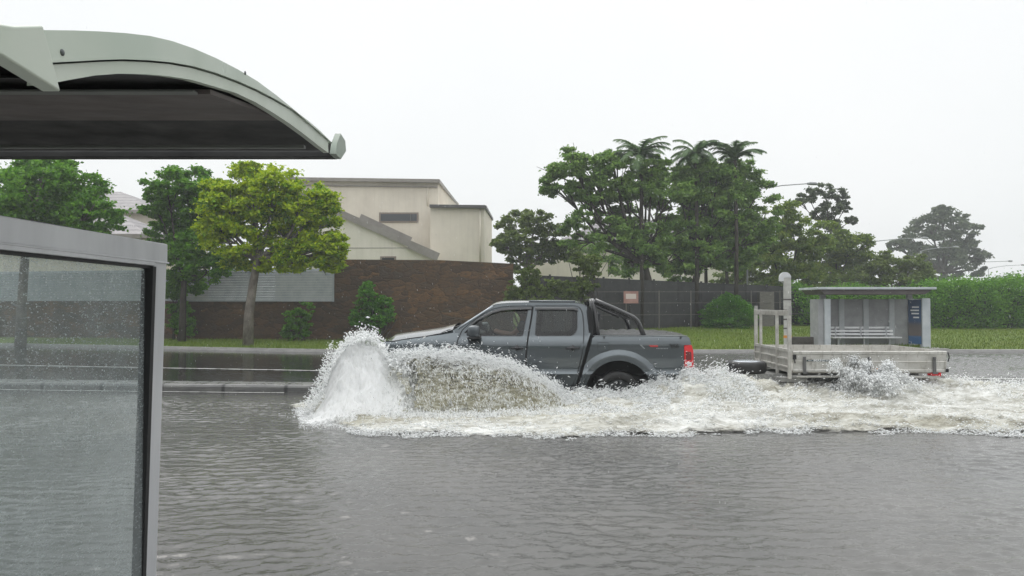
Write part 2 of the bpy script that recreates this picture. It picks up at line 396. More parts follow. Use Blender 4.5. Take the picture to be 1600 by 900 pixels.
def band(a, b, x0, x1):
    mb = MB(); n = len(a)
    vs = [(x1, d, z) for d, z in a] + [(x1, d, z) for d, z in b] + [(x0, d, z) for d, z in a] + [(x0, d, z) for d, z in b]
    fs = []
    for i in range(n - 1):
        fs += [(i, i + 1, n + i + 1, n + i), (2 * n + i, 3 * n + i, 3 * n + i + 1, 2 * n + i + 1), (i, 2 * n + i, 2 * n + i + 1, i + 1), (n + i, n + i + 1, 3 * n + i + 1, 3 * n + i)]
    fs += [(0, n, 3 * n, 2 * n), (n - 1, 3 * n - 1, 4 * n - 1, 2 * n - 1)]
    return mb.add(vs, fs)
up = rel(band(T, [(d, z + .006) for d, z in G], SX - .03, SX).build('roof_fascia', M['fascia'], shel), shel)
sb = MB()
for px, py in ((92, 82), (380, 114)):
    d, z = sh(px, py); sb = MB(); sb.lathe([(0, .004), (.006, .004), (.009, .002), (.009, 0)], 12, 'x', (SX, d, z)); o = rel(sb.build('fixing_bolt', bpy.data.materials.get('dull bolt') or mat('dull bolt', (.09, .1, .1), .4, .7), shel, smooth=True), shel)
# lower trim: a flat face then a lip turning under
lw = band(G, L, SX - .045, SX - .012)
rel(lw.build('roof_trim', M['fascia2'], shel), shel)
# roof sheet and its underside follow the arch back along the shelter
rs = MB(); XL = -5.2
prof = [(d, z - .012) for d, z in T] 
n = len(prof)
rs.add([(SX - .02, d, z) for d, z in prof] + [(XL, d, z) for d, z in prof], [(i, i + 1, n + i + 1, n + i) for i in range(n - 1)])
rs.add([(SX - .03, d, z + .012) for d, z in L] + [(XL, d, z + .012) for d, z in L], [(n * 2 + i, n * 2 + i + 1, n * 3 + i + 1, n * 3 + i) for i in range(0)])
rel(rs.build('roof_sheet', M['fascia'], shel, smooth=True), shel)
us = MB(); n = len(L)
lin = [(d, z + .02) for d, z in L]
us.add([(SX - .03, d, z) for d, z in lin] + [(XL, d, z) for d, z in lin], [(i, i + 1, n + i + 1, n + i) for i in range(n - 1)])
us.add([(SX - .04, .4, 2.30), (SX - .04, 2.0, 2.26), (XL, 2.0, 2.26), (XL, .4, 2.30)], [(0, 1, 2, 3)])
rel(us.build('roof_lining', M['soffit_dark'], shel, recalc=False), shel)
M['purlin'] = dirty('grey purlin', (.12, .13, .12), (.16, .17, .16), .6, 2)
sf = MB()
zz = lambda py, D: WZ(py, D)
sf.box(XL, SX - .09, 3.0, 3.05, zz(143.5, 3.0), zz(139, 3.0))
rel(sf.build('purlin', M['purlin'], shel, bevel=.005), shel)
sp = MB()
sp.add([(SX - .05, 3.07, zz(147, 3.07)), (SX - .05, 4.25, zz(194, 4.25)), (XL, 4.25, zz(194, 4.25)), (XL, 3.07, zz(147, 3.07)),
        (SX - .05, 3.07, zz(147, 3.07) + .02), (SX - .05, 4.25, zz(194, 4.25) + .02), (XL, 4.25, zz(194, 4.25) + .02), (XL, 3.07, zz(147, 3.07) + .02)],
       [(0, 1, 2, 3), (7, 6, 5, 4), (0, 4, 5, 1), (1, 5, 6, 2), (2, 6, 7, 3), (3, 7, 4, 0)])
# clip soffit under the arch: keep it inboard of the end trim
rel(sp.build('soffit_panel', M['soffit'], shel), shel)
gd = 5.15
gt = MB(); gt.box(XL, SX - .035, gd, gd + .10, zz(245, gd), zz(236, gd)); gt.box(XL, SX - .035, gd + .09, gd + .10, zz(236, gd), zz(222, gd + .1))
rel(gt.build('gutter', M['soffit_dark'], shel, bevel=.004), shel)
gt = MB(); gt.box(XL, SX - .06, 4.5, 4.54, zz(231, 4.5), zz(226, 4.5))
rel(gt.build('gutter_lip', M['purlin'], shel, bevel=.004), shel)
gc = MB(); z0, z1 = zz(246.5, gd), zz(212, gd)
gc.prism([(gd - .13, z0), (gd + .03, z0 - .004), (gd + .19, z0 + .085), (gd + .16, z1), (gd + .02, z1 + .02), (gd - .09, z0 + .08)], SX - .034, SX + .008, 'yz')
rel(gc.build('gutter_end', dirty('grey green cap', (.20, .24, .20), (.26, .30, .255), .5, 2), shel, bevel=.003), shel)
# straight box section where the arch meets the back of the roof
X2 = -1.17
nb = MB(); nb.prism([(.45, 2.22), (1.704, 2.221), (1.925, 2.200), (1.848, 2.346), (1.741, 2.304), (1.69, 2.29), (.45, 2.31)], X2 - .05, X2, 'yz')
rel(nb.build('roof_beam', M['fascia2'], shel, bevel=.006), shel)
pm = MB()
for x in (-4.4,):
    for d in (.9, 2.9): pm = MB(); pm.box(x - .05, x + .05, d - .05, d + .05, -.0, 2.5 if d > 2 else 2.28); rel(pm.build('support_post', M['alu'], shel, bevel=.01), shel)
bk = MB(); bk.box(-5.1, -2.2, .5, .53, .3, 2.1); 
rel(bk.build('back_panel', M['alu'], shel, bevel=.006), shel)
# glazed end screen: separate sub-assembly of the shelter
gx = -2.05; DY0, DY1 = 1.0, 4.36
zt = WZ(381.5, DY1)
fm = MB(); fw = .14
lean = .02
fm.box(gx - .035, gx + .035, DY0, DY1, zt - .112, zt)            # head rail
post = rel(fm.build('head_rail', M['alu'], shel, bevel=.006), shel)
fm = MB(); 
fm.add([(gx + dx - lean * (0 if k else 1) * 2.2, y, z) for k, z in ((0, .045), (1, zt - .002)) for dx, y in ((-.034, DY1 - .002), (.034, DY1 - .002), (.034, DY1 - .16), (-.034, DY1 - .16))],
       [(0, 1, 2, 3), (7, 6, 5, 4), (0, 4, 5, 1), (1, 5, 6, 2), (2, 6, 7, 3), (3, 7, 4, 0)])
rel(fm.build('end_post', M['alu'], shel, bevel=.008), shel)
fm = MB(); fm.box(gx - .03, gx + .03, DY0, DY1 - .16, .047, .075)
rel(fm.build('bottom_rail', M['alu'], shel, bevel=.006), shel)
fm = MB(); fm.box(gx - .022, gx + .042, DY0, DY1 - .165, zt - .136, zt - .114)
fm.box(gx + .001, gx + .046, DY0, DY1 - .0, zt - .116, zt - .106)
rel(fm.build('glazing_bead', M['alu'], shel, bevel=.004), shel)
fm = MB(); fm.box(gx - .018, gx + .030, DY0, DY1 - .165, zt - .150, zt - .137)
fm.add([(gx + dx - lean * (0 if k else 1) * 2.0, y, z) for k, z in ((0, .08), (1, zt - .14)) for dx, y in ((-.018, DY1 - .162), (.046, DY1 - .162), (.046, DY1 - .20), (-.018, DY1 - .20))],
       [(0, 1, 2, 3), (7, 6, 5, 4), (0, 4, 5, 1), (1, 5, 6, 2), (2, 6, 7, 3), (3, 7, 4, 0)])
rel(fm.build('gasket', M['gasket'], shel), shel)
m = bpy.data.materials.new('wet shelter glass'); m.use_nodes = True; m.node_tree.nodes.clear()
out = nd(m, 'ShaderNodeOutputMaterial'); tr = nd(m, 'ShaderNodeBsdfTransparent'); gl = nd(m, 'ShaderNodeBsdfGlossy'); mxs = nd(m, 'ShaderNodeMixShader')
fz = nd(m, 'ShaderNodeFresnel'); fz.inputs[0].default_value = 1.42
tr.inputs[0].default_value = (.70, .765, .765, 1); gl.inputs['Roughness'].default_value = .04
lk(m, bump(m, noise(m, coords(m), 14, 4), .15, .01), gl.inputs['Normal'])
df = nd(m, 'ShaderNodeBsdfDiffuse'); df.inputs[0].default_value = (.50, .56, .57, 1); m2 = nd(m, 'ShaderNodeMixShader')
film = math_n(m, 'ADD', fr(m, noise(m, coords(m, (1, 1, .35)), 6, 5), .3, .75, .16, .30), fr(m, noise(m, coords(m, (1, 1, 3.)), 34, 4, .7), .52, .70, 0, .22))
lk(m, fz.outputs[0], mxs.inputs[0]); lk(m, tr.outputs[0], mxs.inputs[1]); lk(m, gl.outputs[0], mxs.inputs[2])
lk(m, film, m2.inputs[0]); lk(m, mxs.outputs[0], m2.inputs[1]); lk(m, df.outputs[0], m2.inputs[2]); lk(m, m2.outputs[0], out.inputs[0])
gp = MB(); gp.add([(gx, DY0, .07), (gx, DY1 - .17, .07), (gx, DY1 - .17, zt - .11), (gx, DY0, zt - .11)], [(0, 1, 2, 3)])
glass = rel(gp.build('glass_pane', m, shel, recalc=False), shel)
# rain drops clinging to the upper glass
V = []; F = []; n = 3200
for k in range(n):
    y = RNG.uniform(2.0, DY1 - .22); u = RNG.random(); z = zt - .155 - (u ** 1.9) * .85
    r = .0009 + .0022 * RNG.random() ** 2.5; st = 1 + .8 * RNG.random()
    b0 = len(V)
    V.append((gx + .006 + r * .5, y, z))
    for a_ in range(7):
        t_ = a_ / 7 * 6.283; V.append((gx + .002, y + r * math.cos(t_) * 1.15, z + r * st * math.sin(t_)))
    F += [(b0, b0 + 1 + a_, b0 + 1 + (a_ + 1) % 7) for a_ in range(7)]
m = mat('clinging water', (.60, .66, .66), .04, 0, .8); setb(m, Transmission_Weight=.5, IOR=1.33)
o = link_mesh('raindrops', np_mesh('raindrops', np.array(V), np.array(F)), m, shel, smooth=True); rel(o, shel); o['kind'] = 'stuff'

# ---------------------------------------------------------------- far bus shelter
M['far_panel'] = dirty('perforated grey sheet', (.27, .275, .28), (.35, .355, .36), .6, 3)
m = M['far_panel']; 
M['pale_post'] = dirty('pale grey metal', (.40, .44, .46), (.52, .55, .56), .45, 3)
M['ad_blue'] = mat('blue poster', (.03, .09, .22), .25)
m = M['ad_blue']; v = coords(m, kind='Generated'); sp_ = nd(m, 'ShaderNodeSeparateXYZ'); lk(m, v, sp_.inputs[0])
setb(m, Base_Color=ramp(m, sp_.outputs[2], [(0, (.05, .13, .27)), (.16, (.05, .13, .27)), (.2, (.16, .13, .12)), (.42, (.13, .12, .12)), (.52, (.045, .09, .18)), (1, (.04, .075, .15))]))
FY = 25.9
fs_ = empty('bus_shelter', (WX(1365, FY), FY + .6, .12), label='flat roofed grey bus shelter with slatted bench across the road', cat='bus shelter')
def frel(o): return rel(o, fs_)
pz = lambda py: WZ(py, FY); pxx = lambda px: WX(px, FY)
b = MB(); b.box(pxx(1273), pxx(1455), FY - .35, FY + 1.45, pz(452) - .012, pz(449)); frel(b.build('roof', M['pale_post'], fs_, bevel=.01))
b = MB(); b.prism([(pxx(1277), pz(452) - .013), (pxx(1451), pz(452) - .013), (pxx(1440), pz(460)), (pxx(1284), pz(460))], FY - .25, FY + 1.4, 'xz')
frel(b.build('roof_underside', M['soffit'], fs_))
for q0 in (1292, 1430): b = MB(); b.box(pxx(q0), pxx(q0 + 8), FY + .5, FY + .62, pz(467), pz(459.5)); frel(b.build('roof_bracket', M['far_panel'], fs_))
b = MB(); yb = FY + 1.2; b.box(WX(1285, yb), WX(1440, yb), yb, yb + .04, .16, WZ(467.5, yb)); frel(b.build('back_panel', M['far_panel'], fs_))
for px in (1314, 1352, 1392, 1423):
    b = MB(); b.box(WX(px - 4, yb), WX(px + 4, yb), yb - .07, yb - .002, .12, WZ(467, yb)); frel(b.build('back_post', dirty('grey back post', (.38, .41, .42), (.46, .48, .49), .5, 3) if px == 1314 else bpy.data.materials['grey back post'], fs_, bevel=.008))
b = MB(); b.box(pxx(1280), pxx(1288), FY + .1, FY + .8, .12, pz(467.5)); frel(b.build('side_screen', M['far_panel'], fs_))
b = MB(); b.box(pxx(1289), pxx(1298), FY, FY + .12, .1, pz(467)); frel(b.build('front_post', M['pale_post'], fs_, bevel=.01))
b = MB(); b.box(pxx(1441), pxx(1454), FY, FY + .2, .1, pz(466)); frel(b.build('advert_housing', M['pale_post'], fs_, bevel=.02))
adv = MB(); adv.add([(pxx(1440.5), FY + .05, .25), (pxx(1440.5) - .15, FY + .56, .25), (pxx(1440.5) - .15, FY + .56, pz(468)), (pxx(1440.5), FY + .05, pz(468)),
    (pxx(1440.5), FY + .12, .25), (pxx(1440.5) - .15, FY + .63, .25), (pxx(1440.5) - .15, FY + .63, pz(468)), (pxx(1440.5), FY + .12, pz(468))],
    [(0, 1, 2, 3), (7, 6, 5, 4), (0, 4, 5, 1), (1, 5, 6, 2), (2, 6, 7, 3), (3, 7, 4, 0)])
ap = frel(adv.build('advert_panel', M['ad_blue'], fs_))
b = MB()
for py, w0 in ((481, .5), (486, .62), (491, .55), (497, .42)):
    z = WZ(py, FY + .4); x0 = pxx(1440.5) - .03; y0 = FY + .05 + .03 / .15 * .51
    x1 = x0 - w0 * .17; y1 = y0 + w0 * .6 / .15 * .51
    x1 = max(x1, pxx(1440.5) - .135); y1 = FY + .05 + (pxx(1440.5) - x1) / .15 * .51
    b.add([(x0, y0 - .012, z), (x1, y1 - .012, z), (x1, y1 - .012, z + .05), (x0, y0 - .012, z + .05)], [(0, 1, 2, 3)])
o = b.build('poster_text', M['white_txt'], ap, recalc=False)
bn = empty('slatted_bench', (WX(1350, FY + .8), FY + .8, .12), label='white slatted metal bench inside the flat roofed shelter', cat='bench')
yy = FY + .75
M['slat'] = dirty('white bench slat', (.80, .81, .82), (.88, .88, .88), .35, 3)
for i, py in enumerate((512, 517, 522)):
    b = MB(); b.box(WX(1296, yy), WX(1403, yy), yy + .40 - i * .03, yy + .43 - i * .03, WZ(py + 1.6, yy + .4), WZ(py - 1.6, yy + .4)); rel(b.build('slat', M['slat'], bn, bevel=.008), bn)
b = MB(); b.box(WX(1300, yy), WX(1408, yy), yy - .05, yy + .32, WZ(528.5, yy), WZ(526.5, yy)); rel(b.build('seat', M['slat'], bn, bevel=.008), bn)
for px in (1312, 1352, 1392):
    b = MB(); b.box(WX(px - 1, yy), WX(px + 1, yy), yy + .1, yy + .2, .12, WZ(528.5, yy) - .002); b.box(WX(px - 1, yy), WX(px + 1, yy), yy + .34, yy + .39, WZ(528, yy), WZ(511, yy)); rel(b.build('leg', M['alu'], bn, bevel=.008), bn)
# slab, low dark wall
b = MB(); b.box(pxx(1262), pxx(1470), FY - .5, FY + 1.6, -.1, .13)
tag(b.build('shelter_slab', M['footpath'], bevel=.02), label='concrete slab under the far bus shelter', cat='slab', kind='structure')
b = MB(); b.box(WX(1236, FY + .5), WX(1277, FY + .5), FY + .5, FY + .75, .1, WZ(526.5, FY + .5))
tag(b.build('low_wall', dirty('dark block wall', (.05, .043, .037), (.09, .08, .07), .7, 4, bstr=.4), bevel=.015), label='low dark block wall left of the far bus shelter', cat='wall')

# bus stop marker with curled top
SY = 25.0
st = empty('bus_stop_marker', (WX(1230, SY), SY, 0), label='tall grey stop marker with curled top behind the tray trailer', cat='bus stop marker')
M['marker'] = dirty('marker panel', (.36, .36, .33), (.50, .50, .46), .5, 4)
x0, x1 = WX(1224.5, SY), WX(1236, SY); zt_ = WZ(434, SY); rr = (WX(1236, SY) - WX(1217.5, SY)) / 2
b = MB(); b.box(x0, x1, SY - .03, SY + .03, -.15, zt_); rel(b.build('post', M['marker'], st, bevel=.006), st)
b = MB(); cx = x1 - rr
pts = [(cx + rr * math.cos(t), zt_ + rr * .95 * math.sin(t)) for t in np.linspace(0, math.pi, 18)] + [(cx - rr, zt_ - .12)]
inn = [(x0, zt_ + .0)] ; poly = [(x1, zt_ + .001)] + pts[1:] + [(x0 - .001, zt_ - .12), (x0 - .001, zt_ + .001)]
b.prism(poly, SY - .045, SY + .045, 'xz'); rel(b.build('curled_top', dirty('pale marker top', (.55, .57, .57), (.62, .63, .63), .4, 3), st, bevel=.008), st)
for py, c in ((468, 'a'), (485, 'a'), (499, 'a'), (513, 'a')):
    b = MB(); b.box(x0 - .003, x1 + .003, SY - .034, SY + .034, WZ(py + 1.2, SY), WZ(py - 1.2, SY)); rel(b.build('panel_joint', M['soffit'], st), st)
b = MB(); b.box(x0 - .003, x1 + .003, SY - .034, SY + .034, WZ(528, SY), WZ(524, SY)); rel(b.build('orange_band', mat('orange band', (.62, .25, .03), .5), st), st)

# ---------------------------------------------------------------- stone sound wall, slat screen
m = mat('rusty stone wall', (.1, .06, .04), .8)
v = coords(m, (.75, 1, 1.5)); vor = nd(m, 'ShaderNodeTexVoronoi'); vor.inputs['Scale'].default_value = 2.5; vor.inputs['Randomness'].default_value = .95
nz = nd(m, 'ShaderNodeTexNoise'); nz.inputs['Scale'].default_value = 2.2; lk(m, v, nz.inputs[0])
vm = nd(m, 'ShaderNodeVectorMath', operation='MULTIPLY_ADD'); lk(m, nz.outputs['Color'], vm.inputs[0]); vm.inputs[1].default_value = (.5, .5, .5); lk(m, v, vm.inputs[2]); lk(m, vm.outputs[0], vor.inputs['Vector'])
v2 = nd(m, 'ShaderNodeTexVoronoi'); v2.feature = 'DISTANCE_TO_EDGE'; v2.inputs['Scale'].default_value = 2.5; v2.inputs['Randomness'].default_value = .95; lk(m, vm.outputs[0], v2.inputs['Vector'])
sx = nd(m, 'ShaderNodeSeparateColor'); lk(m, vor.outputs['Color'], sx.inputs[0])
c = ramp(m, sx.outputs[0], [(0, (.060, .036, .020)), (.3, (.085, .048, .023)), (.55, (.125, .064, .027)), (.75, (.070, .050, .034)), (.92, (.17, .085, .032))])
c = mixc(m, fr(m, noise(m, v, 7, 6, .7), .35, .65, 0, .8), c, (.04, .028, .019))
c = mixc(m, fr(m, v2.outputs['Distance'], 0, .03, .18, 0), c, (.03, .025, .02))
setb(m, Base_Color=c, Normal=bump(m, fr(m, v2.outputs['Distance'], 0, .12), .45, .04, bump(m, noise(m, v, 16, 6, .7), .7, .04)))
M['stone'] = m
def wall_run(pts, z0f, z1f, th):
    b = MB(); vs = []; 
    for (x, y) in pts: vs += [(x, y, z0f(x, y)), (x, y, z1f(x, y)), (x, y + th, z1f(x, y)), (x, y + th, z0f(x, y))]
    fs = [(4 * i + k, 4 * i + 4 + k, 4 * i + 4 + (k + 1) % 4, 4 * i + (k + 1) % 4) for i in range(len(pts) - 1) for k in range(4)]
    n = len(pts) - 1; fs += [(0, 1, 2, 3), (4 * n + 3, 4 * n + 2, 4 * n + 1, 4 * n)]
    return b.add(vs, fs)
pr = [(WX(519, 31), 31.0), (WX(560, 31), 31.0), (WX(690, 31), 31.0), (WX(802, 31.5), 31.5)]
ztop = lambda x, y: np.interp(x, [p[0] for p in pr], [WZ(405.5, 31), WZ(405.5, 31), WZ(406.5, 31), WZ(412, 31.5)])
o = wall_run(pr, lambda x, y: -.15, lambda x, y: float(ztop(x, y)), .35).build('stone_wall', M['stone'])
tag(o, label='tall rusty brown stone wall in front of the beige house', cat='wall')
pl = [(-75, 44), (WX(-200, 36), 36), (WX(60, 33.5), 33.5), (WX(260, 32), 32), (WX(519, 31), 31.05)]
o = wall_run(pl, lambda x, y: -.15, lambda x, y: WZ(470, 31), .35).build('stone_wall', M['stone'])
tag(o, label='lower brown stone wall under the grey slat screen', cat='wall')
lv = empty('slat_screen', (WX(400, 31), 31, WZ(470, 31)), label='grey horizontal slat screen mounted on the lower stone wall', cat='screen fence')
M['louvre'] = dirty('grey slat', (.27, .30, .32), (.36, .385, .40), .5, 3)
b = MB(); q0, q1 = Vector((WX(-200, 36), 36)), Vector((WX(521, 30.9), 30.9))
q = [Vector((x, y)) for x, y in pl[1:]]; q[-1] = Vector((WX(521, 30.95), 30.95))
zb, zt2 = WZ(471, 31), WZ(419.5, 31); ns = 13; dz = (zt2 - zb) / ns
for a_, c_ in zip(q, q[1:]):
    for k in range(ns):
        z = zb + k * dz
        b.add([(a_.x, a_.y, z), (c_.x, c_.y, z), (c_.x, c_.y + .03, z + dz * .93), (a_.x, a_.y + .03, z + dz * .93), (a_.x, a_.y + .05, z), (c_.x, c_.y + .05, z)],
              [(0, 1, 2, 3), (3, 2, 5, 4)])
rel(b.build('slats', M['louvre'], lv, recalc=False), lv)
b = MB()
for a_, c_ in zip(q, q[1:]):
    L_ = (c_ - a_).length; n_ = max(1, int(L_ / 2.6))
    for k in range(n_ + 1):
        b = MB(); p_ = a_ + (c_ - a_) * k / n_; b.box(p_.x - .03, p_.x + .03, p_.y + .06, p_.y + .12, zb, zt2); rel(b.build('post', M['louvre'], lv), lv)
b = MB()
b.box(q[-1].x - .06, q[-1].x + .02, q[-1].y - .02, q[-1].y + .04, zb - .01, zt2 + .01)
rel(b.build('post', M['louvre'], lv), lv)

# ---------------------------------------------------------------- black fence to the right
M['fence'] = dirty('black fence rail', (.020, .020, .021), (.034, .034, .035), .55, 3)
M['fence_pale'] = dirty('weathered block pier', (.11, .105, .095), (.17, .16, .14), .8, 5, (1, 1, 5), bstr=.4)
F0, F1 = Vector((WX(815, 31.5), 31.5)), Vector((WX(1262, 38), 38))
fn = empty('picket_fence', (F0.x, F0.y, 0), label='black picket fence running behind the lawn and the tall trees', cat='fence')
Lf = (F1 - F0).length; d_ = (F1 - F0).normalized(); nr_ = Vector((-d_.y, d_.x))
def fz_(t): return WZ(429, 31.5) * (1 - t) + WZ(449, 38) * t
panels = 12
for k in range(panels):
    b = MB(); t0, t1 = k / panels, (k + 1) / panels
    for j in range(26):
        t = t0 + (t1 - t0) * (j + .5) / 26; p_ = F0 + d_ * (Lf * t); gz = float(verge_z(p_.x, p_.y)); z1 = fz_(t)
        w_ = d_ * .030; 
        b.add([(p_.x - w_.x, p_.y - w_.y, gz), (p_.x + w_.x, p_.y + w_.y, gz), (p_.x + w_.x, p_.y + w_.y, z1), (p_.x - w_.x, p_.y - w_.y, z1),
               (p_.x - w_.x, p_.y - w_.y + .02, gz), (p_.x + w_.x, p_.y + w_.y + .02, gz), (p_.x + w_.x, p_.y + w_.y + .02, z1), (p_.x - w_.x, p_.y - w_.y + .02, z1)],
              [(0, 1, 2, 3), (4, 7, 6, 5), (0, 3, 7, 4), (1, 5, 6, 2), (3, 2, 6, 7)])
    for zf in (.12, .5, .96):
        p0 = F0 + d_ * (Lf * t0) + nr_ * .05; p1 = F0 + d_ * (Lf * t1) + nr_ * .05; g0, g1 = float(verge_z(*p0)), float(verge_z(*p1))
        b.bar((p0.x, p0.y, g0 + (fz_(t0) - g0) * zf), (p1.x, p1.y, g1 + (fz_(t1) - g1) * zf), .04, .05)
    rel(b.build('fence_panel', M['fence'], fn), fn)
    p_ = F0 + d_ * (Lf * t0); b = MB(); b.box(p_.x - .045, p_.x + .045, p_.y - .03, p_.y + .06, float(verge_z(*p_)) - .1, fz_(t0) + .06)
    rel(b.build('fence_post', M['fence'], fn), fn)
# sign board on the fence
sg = empty('notice_sign', (WX(986, 33.2), 33.2, 0), label='small white notice sign with faded red print on the black fence', cat='sign')
ty = 33.1; b = MB(); b.box(WX(974.5, ty), WX(997.5, ty), ty, ty + .02, WZ(474, ty), WZ(455, ty))
m = dirty('faded red sign face', (.30, .15, .13), (.38, .22, .19), .5, 3); sbp = rel(b.build('sign_board', m, sg), sg)
b = MB(); b.box(WX(978, ty), WX(994, ty), ty - .004, ty, WZ(467, ty), WZ(459, ty)); rel(b.build('white_patch', mat('sign white', (.6, .52, .48), .5), sg), sg)
# post-and-wire line in front of the fence
wf = empty('wire_fence', (WX(940, 33), 33, 0), label='thin wire fence with slim posts in front of the black pickets', cat='fence')
b = MB(); A, B = Vector((WX(925, 32.6), 32.6)), Vector((WX(1262, 36.8), 36.8))
for f_ in (0.02, .4, .8): b.bar((A.x, A.y, WZ(455, 32.6) * (1 - f_) + .9 * f_), (B.x, B.y, WZ(455, 36.8) * (1 - f_) + .9 * f_), .02, .02)
rel(b.build('wire', M['fence_pale'], wf), wf)
for k in range(8):
    p_ = A + (B - A) * k / 7; b = MB(); b.tube([(p_.x, p_.y, float(verge_z(*p_)) - .1), (p_.x, p_.y, WZ(454, p_.y))], .025, 6); rel(b.build('post', M['fence_pale'], wf), wf)
# grey block pier
py_ = 36.0; b = MB(); b.box(WX(1187, py_), WX(1210, py_), py_, py_ + .4, .3, WZ(456, py_)); tag(b.build('block_pier', M['fence_pale'], bevel=.02), label='weathered block pier right of the round green bush', cat='pier')

# ---------------------------------------------------------------- houses
M['render_beige'] = dirty('beige render', (.60, .55, .47), (.68, .63, .54), .8, .8, bstr=.2, bscale=20)
M['render_cream'] = dirty('cream render', (.64, .61, .52), (.72, .68, .60), .8, .8, bstr=.2, bscale=20)
for k_ in ('render_beige', 'render_cream'):                     # rain streaks down the render
    m = M[k_]; base = bsdf(m).inputs['Base Color'].links[0].from_socket
    st_ = noise(m, coords(m, (2.2, 2.2, .12)), 2.5, 6, .65)
    setb(m, Base_Color=mixc(m, fr(m, st_, .46, .72, 0, .16), base, (.30, .27, .22)))
M['trim'] = dirty('grey brown roof trim', (.22, .20, .18), (.28, .26, .24), .5, 2)
M['trim_dark'] = dirty('dark roof trim', (.07, .07, .07), (.11, .105, .10), .5, 2)
M['win'] = mat('dark window glass', (.03, .035, .04), .08, 0, .8)
m = dirty('wet roof tiles', (.16, .145, .15), (.25, .23, .235), .45, 3, bstr=.3)
M['tiles'] = m
w_ = nd(m, 'ShaderNodeTexWave'); w_.bands_direction = 'Z'; w_.inputs['Scale'].default_value = 1.05; w_.wave_profile = 'SAW'; lk(m, coords(m), w_.inputs[0])
base = bsdf(m).inputs['Base Color'].links[0].from_socket
setb(m, Base_Color=mixc(m, fr(m, w_.outputs['Fac'], .55, .95, 0, .8), base, (.07, .065, .065)), Normal=bump(m, w_.outputs['Fac'], .8, .06))
HY = 44.
hs = empty('beige_house', (WX(600, HY), HY + 5, 0), label='beige rendered two storey house with flat roof edge and slit window', cat='house')
hr = lambda o: rel(o, hs)
hx = lambda px, D=HY: WX(px, D); hz = lambda py, D=HY: WZ(py, D)
# taller volume, its parapet sloping away to the right
b = MB(); zt3 = hz(284)
b.add([(hx(440), HY, 0), (hx(684), HY, 0), (hx(684), HY, hz(286)), (hx(440), HY, hz(281)), (hx(440), HY + 9, 0), (hx(712, HY + 6), HY + 9, 0), (hx(712, HY + 6), HY + 9, hz(286)), (hx(440), HY + 9, hz(281))],
      [(0, 1, 2, 3), (5, 4, 7, 6), (1, 5, 6, 2), (4, 0, 3, 7), (3, 2, 6, 7)])
hr(b.build('upper_wall', M['render_beige'], hs))
b = MB(); ov = .3
P0, P1 = (hx(430), HY - ov, hz(280.5)), (hx(686), HY - ov, hz(284)); P2 = (hx(686) + .5, HY + 9.6, hz(284) - .25); P3 = (hx(430), HY + 9.6, hz(280.5))
for a_, c_ in ((P0, P1), (P1, P2)): b.bar(a_, c_, .10, .20)
b.add([P0, P1, P2, P3], [(0, 1, 2, 3)])
hr(b.build('roof', M['trim'], hs))
b = MB(); b.bar((hx(440), HY - .06, hz(289.5)), (hx(684), HY - .06, hz(292.5)), .1, .06); hr(b.build('eaves_line', M['trim'], hs))
# window
b = MB(); b.box(hx(592), hx(653.5), HY - .05, HY + .1, hz(348), hz(332)); wf_ = hr(b.build('window', dirty('brown window frame', (.20, .16, .13), (.24, .2, .17), .6, 3), hs, bevel=.01))
b = MB(); b.box(hx(594.5), hx(651), HY - .06, HY - .052, hz(345.5), hz(334.5)); o = b.build('pane', M['win'], wf_)
b = MB(); b.box(hx(640.5), hx(642), HY - .075, HY - .062, hz(345.5), hz(334.5)); b.build('mullion', M['trim_dark'], wf_)
# lower right block in front
LY = 42.5
b = MB(); lx = lambda px, D=LY: WX(px, D); lz = lambda py, D=LY: WZ(py, D)
b.add([(lx(672), LY, 0), (lx(757), LY, 0), (lx(757), LY, lz(324)), (lx(672), LY, lz(323)), (lx(672), LY + 6, 0), (WX(768.5, LY + 6), LY + 6, 0), (WX(768.5, LY + 6), LY + 6, lz(324)), (lx(672), LY + 6, lz(323))],
      [(0, 1, 2, 3), (1, 5, 6, 2), (4, 0, 3, 7), (3, 2, 6, 7), (5, 4, 7, 6)])
hr(b.build('lower_wall', M['render_beige'], hs))
b = MB(); b.bar((lx(671.5), LY - .15, lz(322.6)), (lx(758), LY - .15, lz(323.6)), .3, .16); b.bar((lx(758), LY - .15, lz(323.6)), (WX(769, LY + 6.2), LY + 6.2, lz(323.6)), .14, .16)
hr(b.build('parapet_cap', M['trim_dark'], hs))
b = MB(); b.tube([(lx(750), LY - .06, lz(326)), (lx(750), LY - .06, lz(420))], .045, 8); hr(b.build('downpipe', M['render_beige'], hs, smooth=True))
b = MB(); b.tube([(hx(668), HY - .06, hz(293)), (hx(668), HY - .06, hz(322))], .05, 8); hr(b.build('downpipe', M['render_beige'], hs, smooth=True))
# gabled garage part nearest the wall
GY = 40.5; gx_ = lambda px: WX(px, GY); gz_ = lambda py: WZ(py, GY)
b = MB(); b.prism([(gx_(430), 0), (gx_(684), 0), (gx_(684), gz_(405)), (gx_(640), gz_(386)), (gx_(538), gz_(341)), (gx_(470), gz_(312)), (gx_(430), gz_(330))], GY, GY + 1.9, 'xz')
hr(b.build('gable_wall', M['render_cream'], hs))
b = MB(); b.bar((gx_(468), GY - .15, gz_(305)), (gx_(645), GY - .15, gz_(383.5)), .35, .12, (0, 1, 0)); b.bar((gx_(640), GY - .22, gz_(382.5)), (gx_(685), GY - .22, gz_(402)), .45, .20, (0, 1, 0))
b.bar((gx_(560), GY + .2, gz_(340)), (gx_(640), GY + .2, gz_(377)), .5, .07, (0, 1, 0))
hr(b.build('gable_roof', M['trim'], hs))
b = MB(); b.box(gx_(470), gx_(638), GY - .012, GY - .002, gz_(388), gz_(387)); hr(b.build('wall_joint', M['trim'], hs))
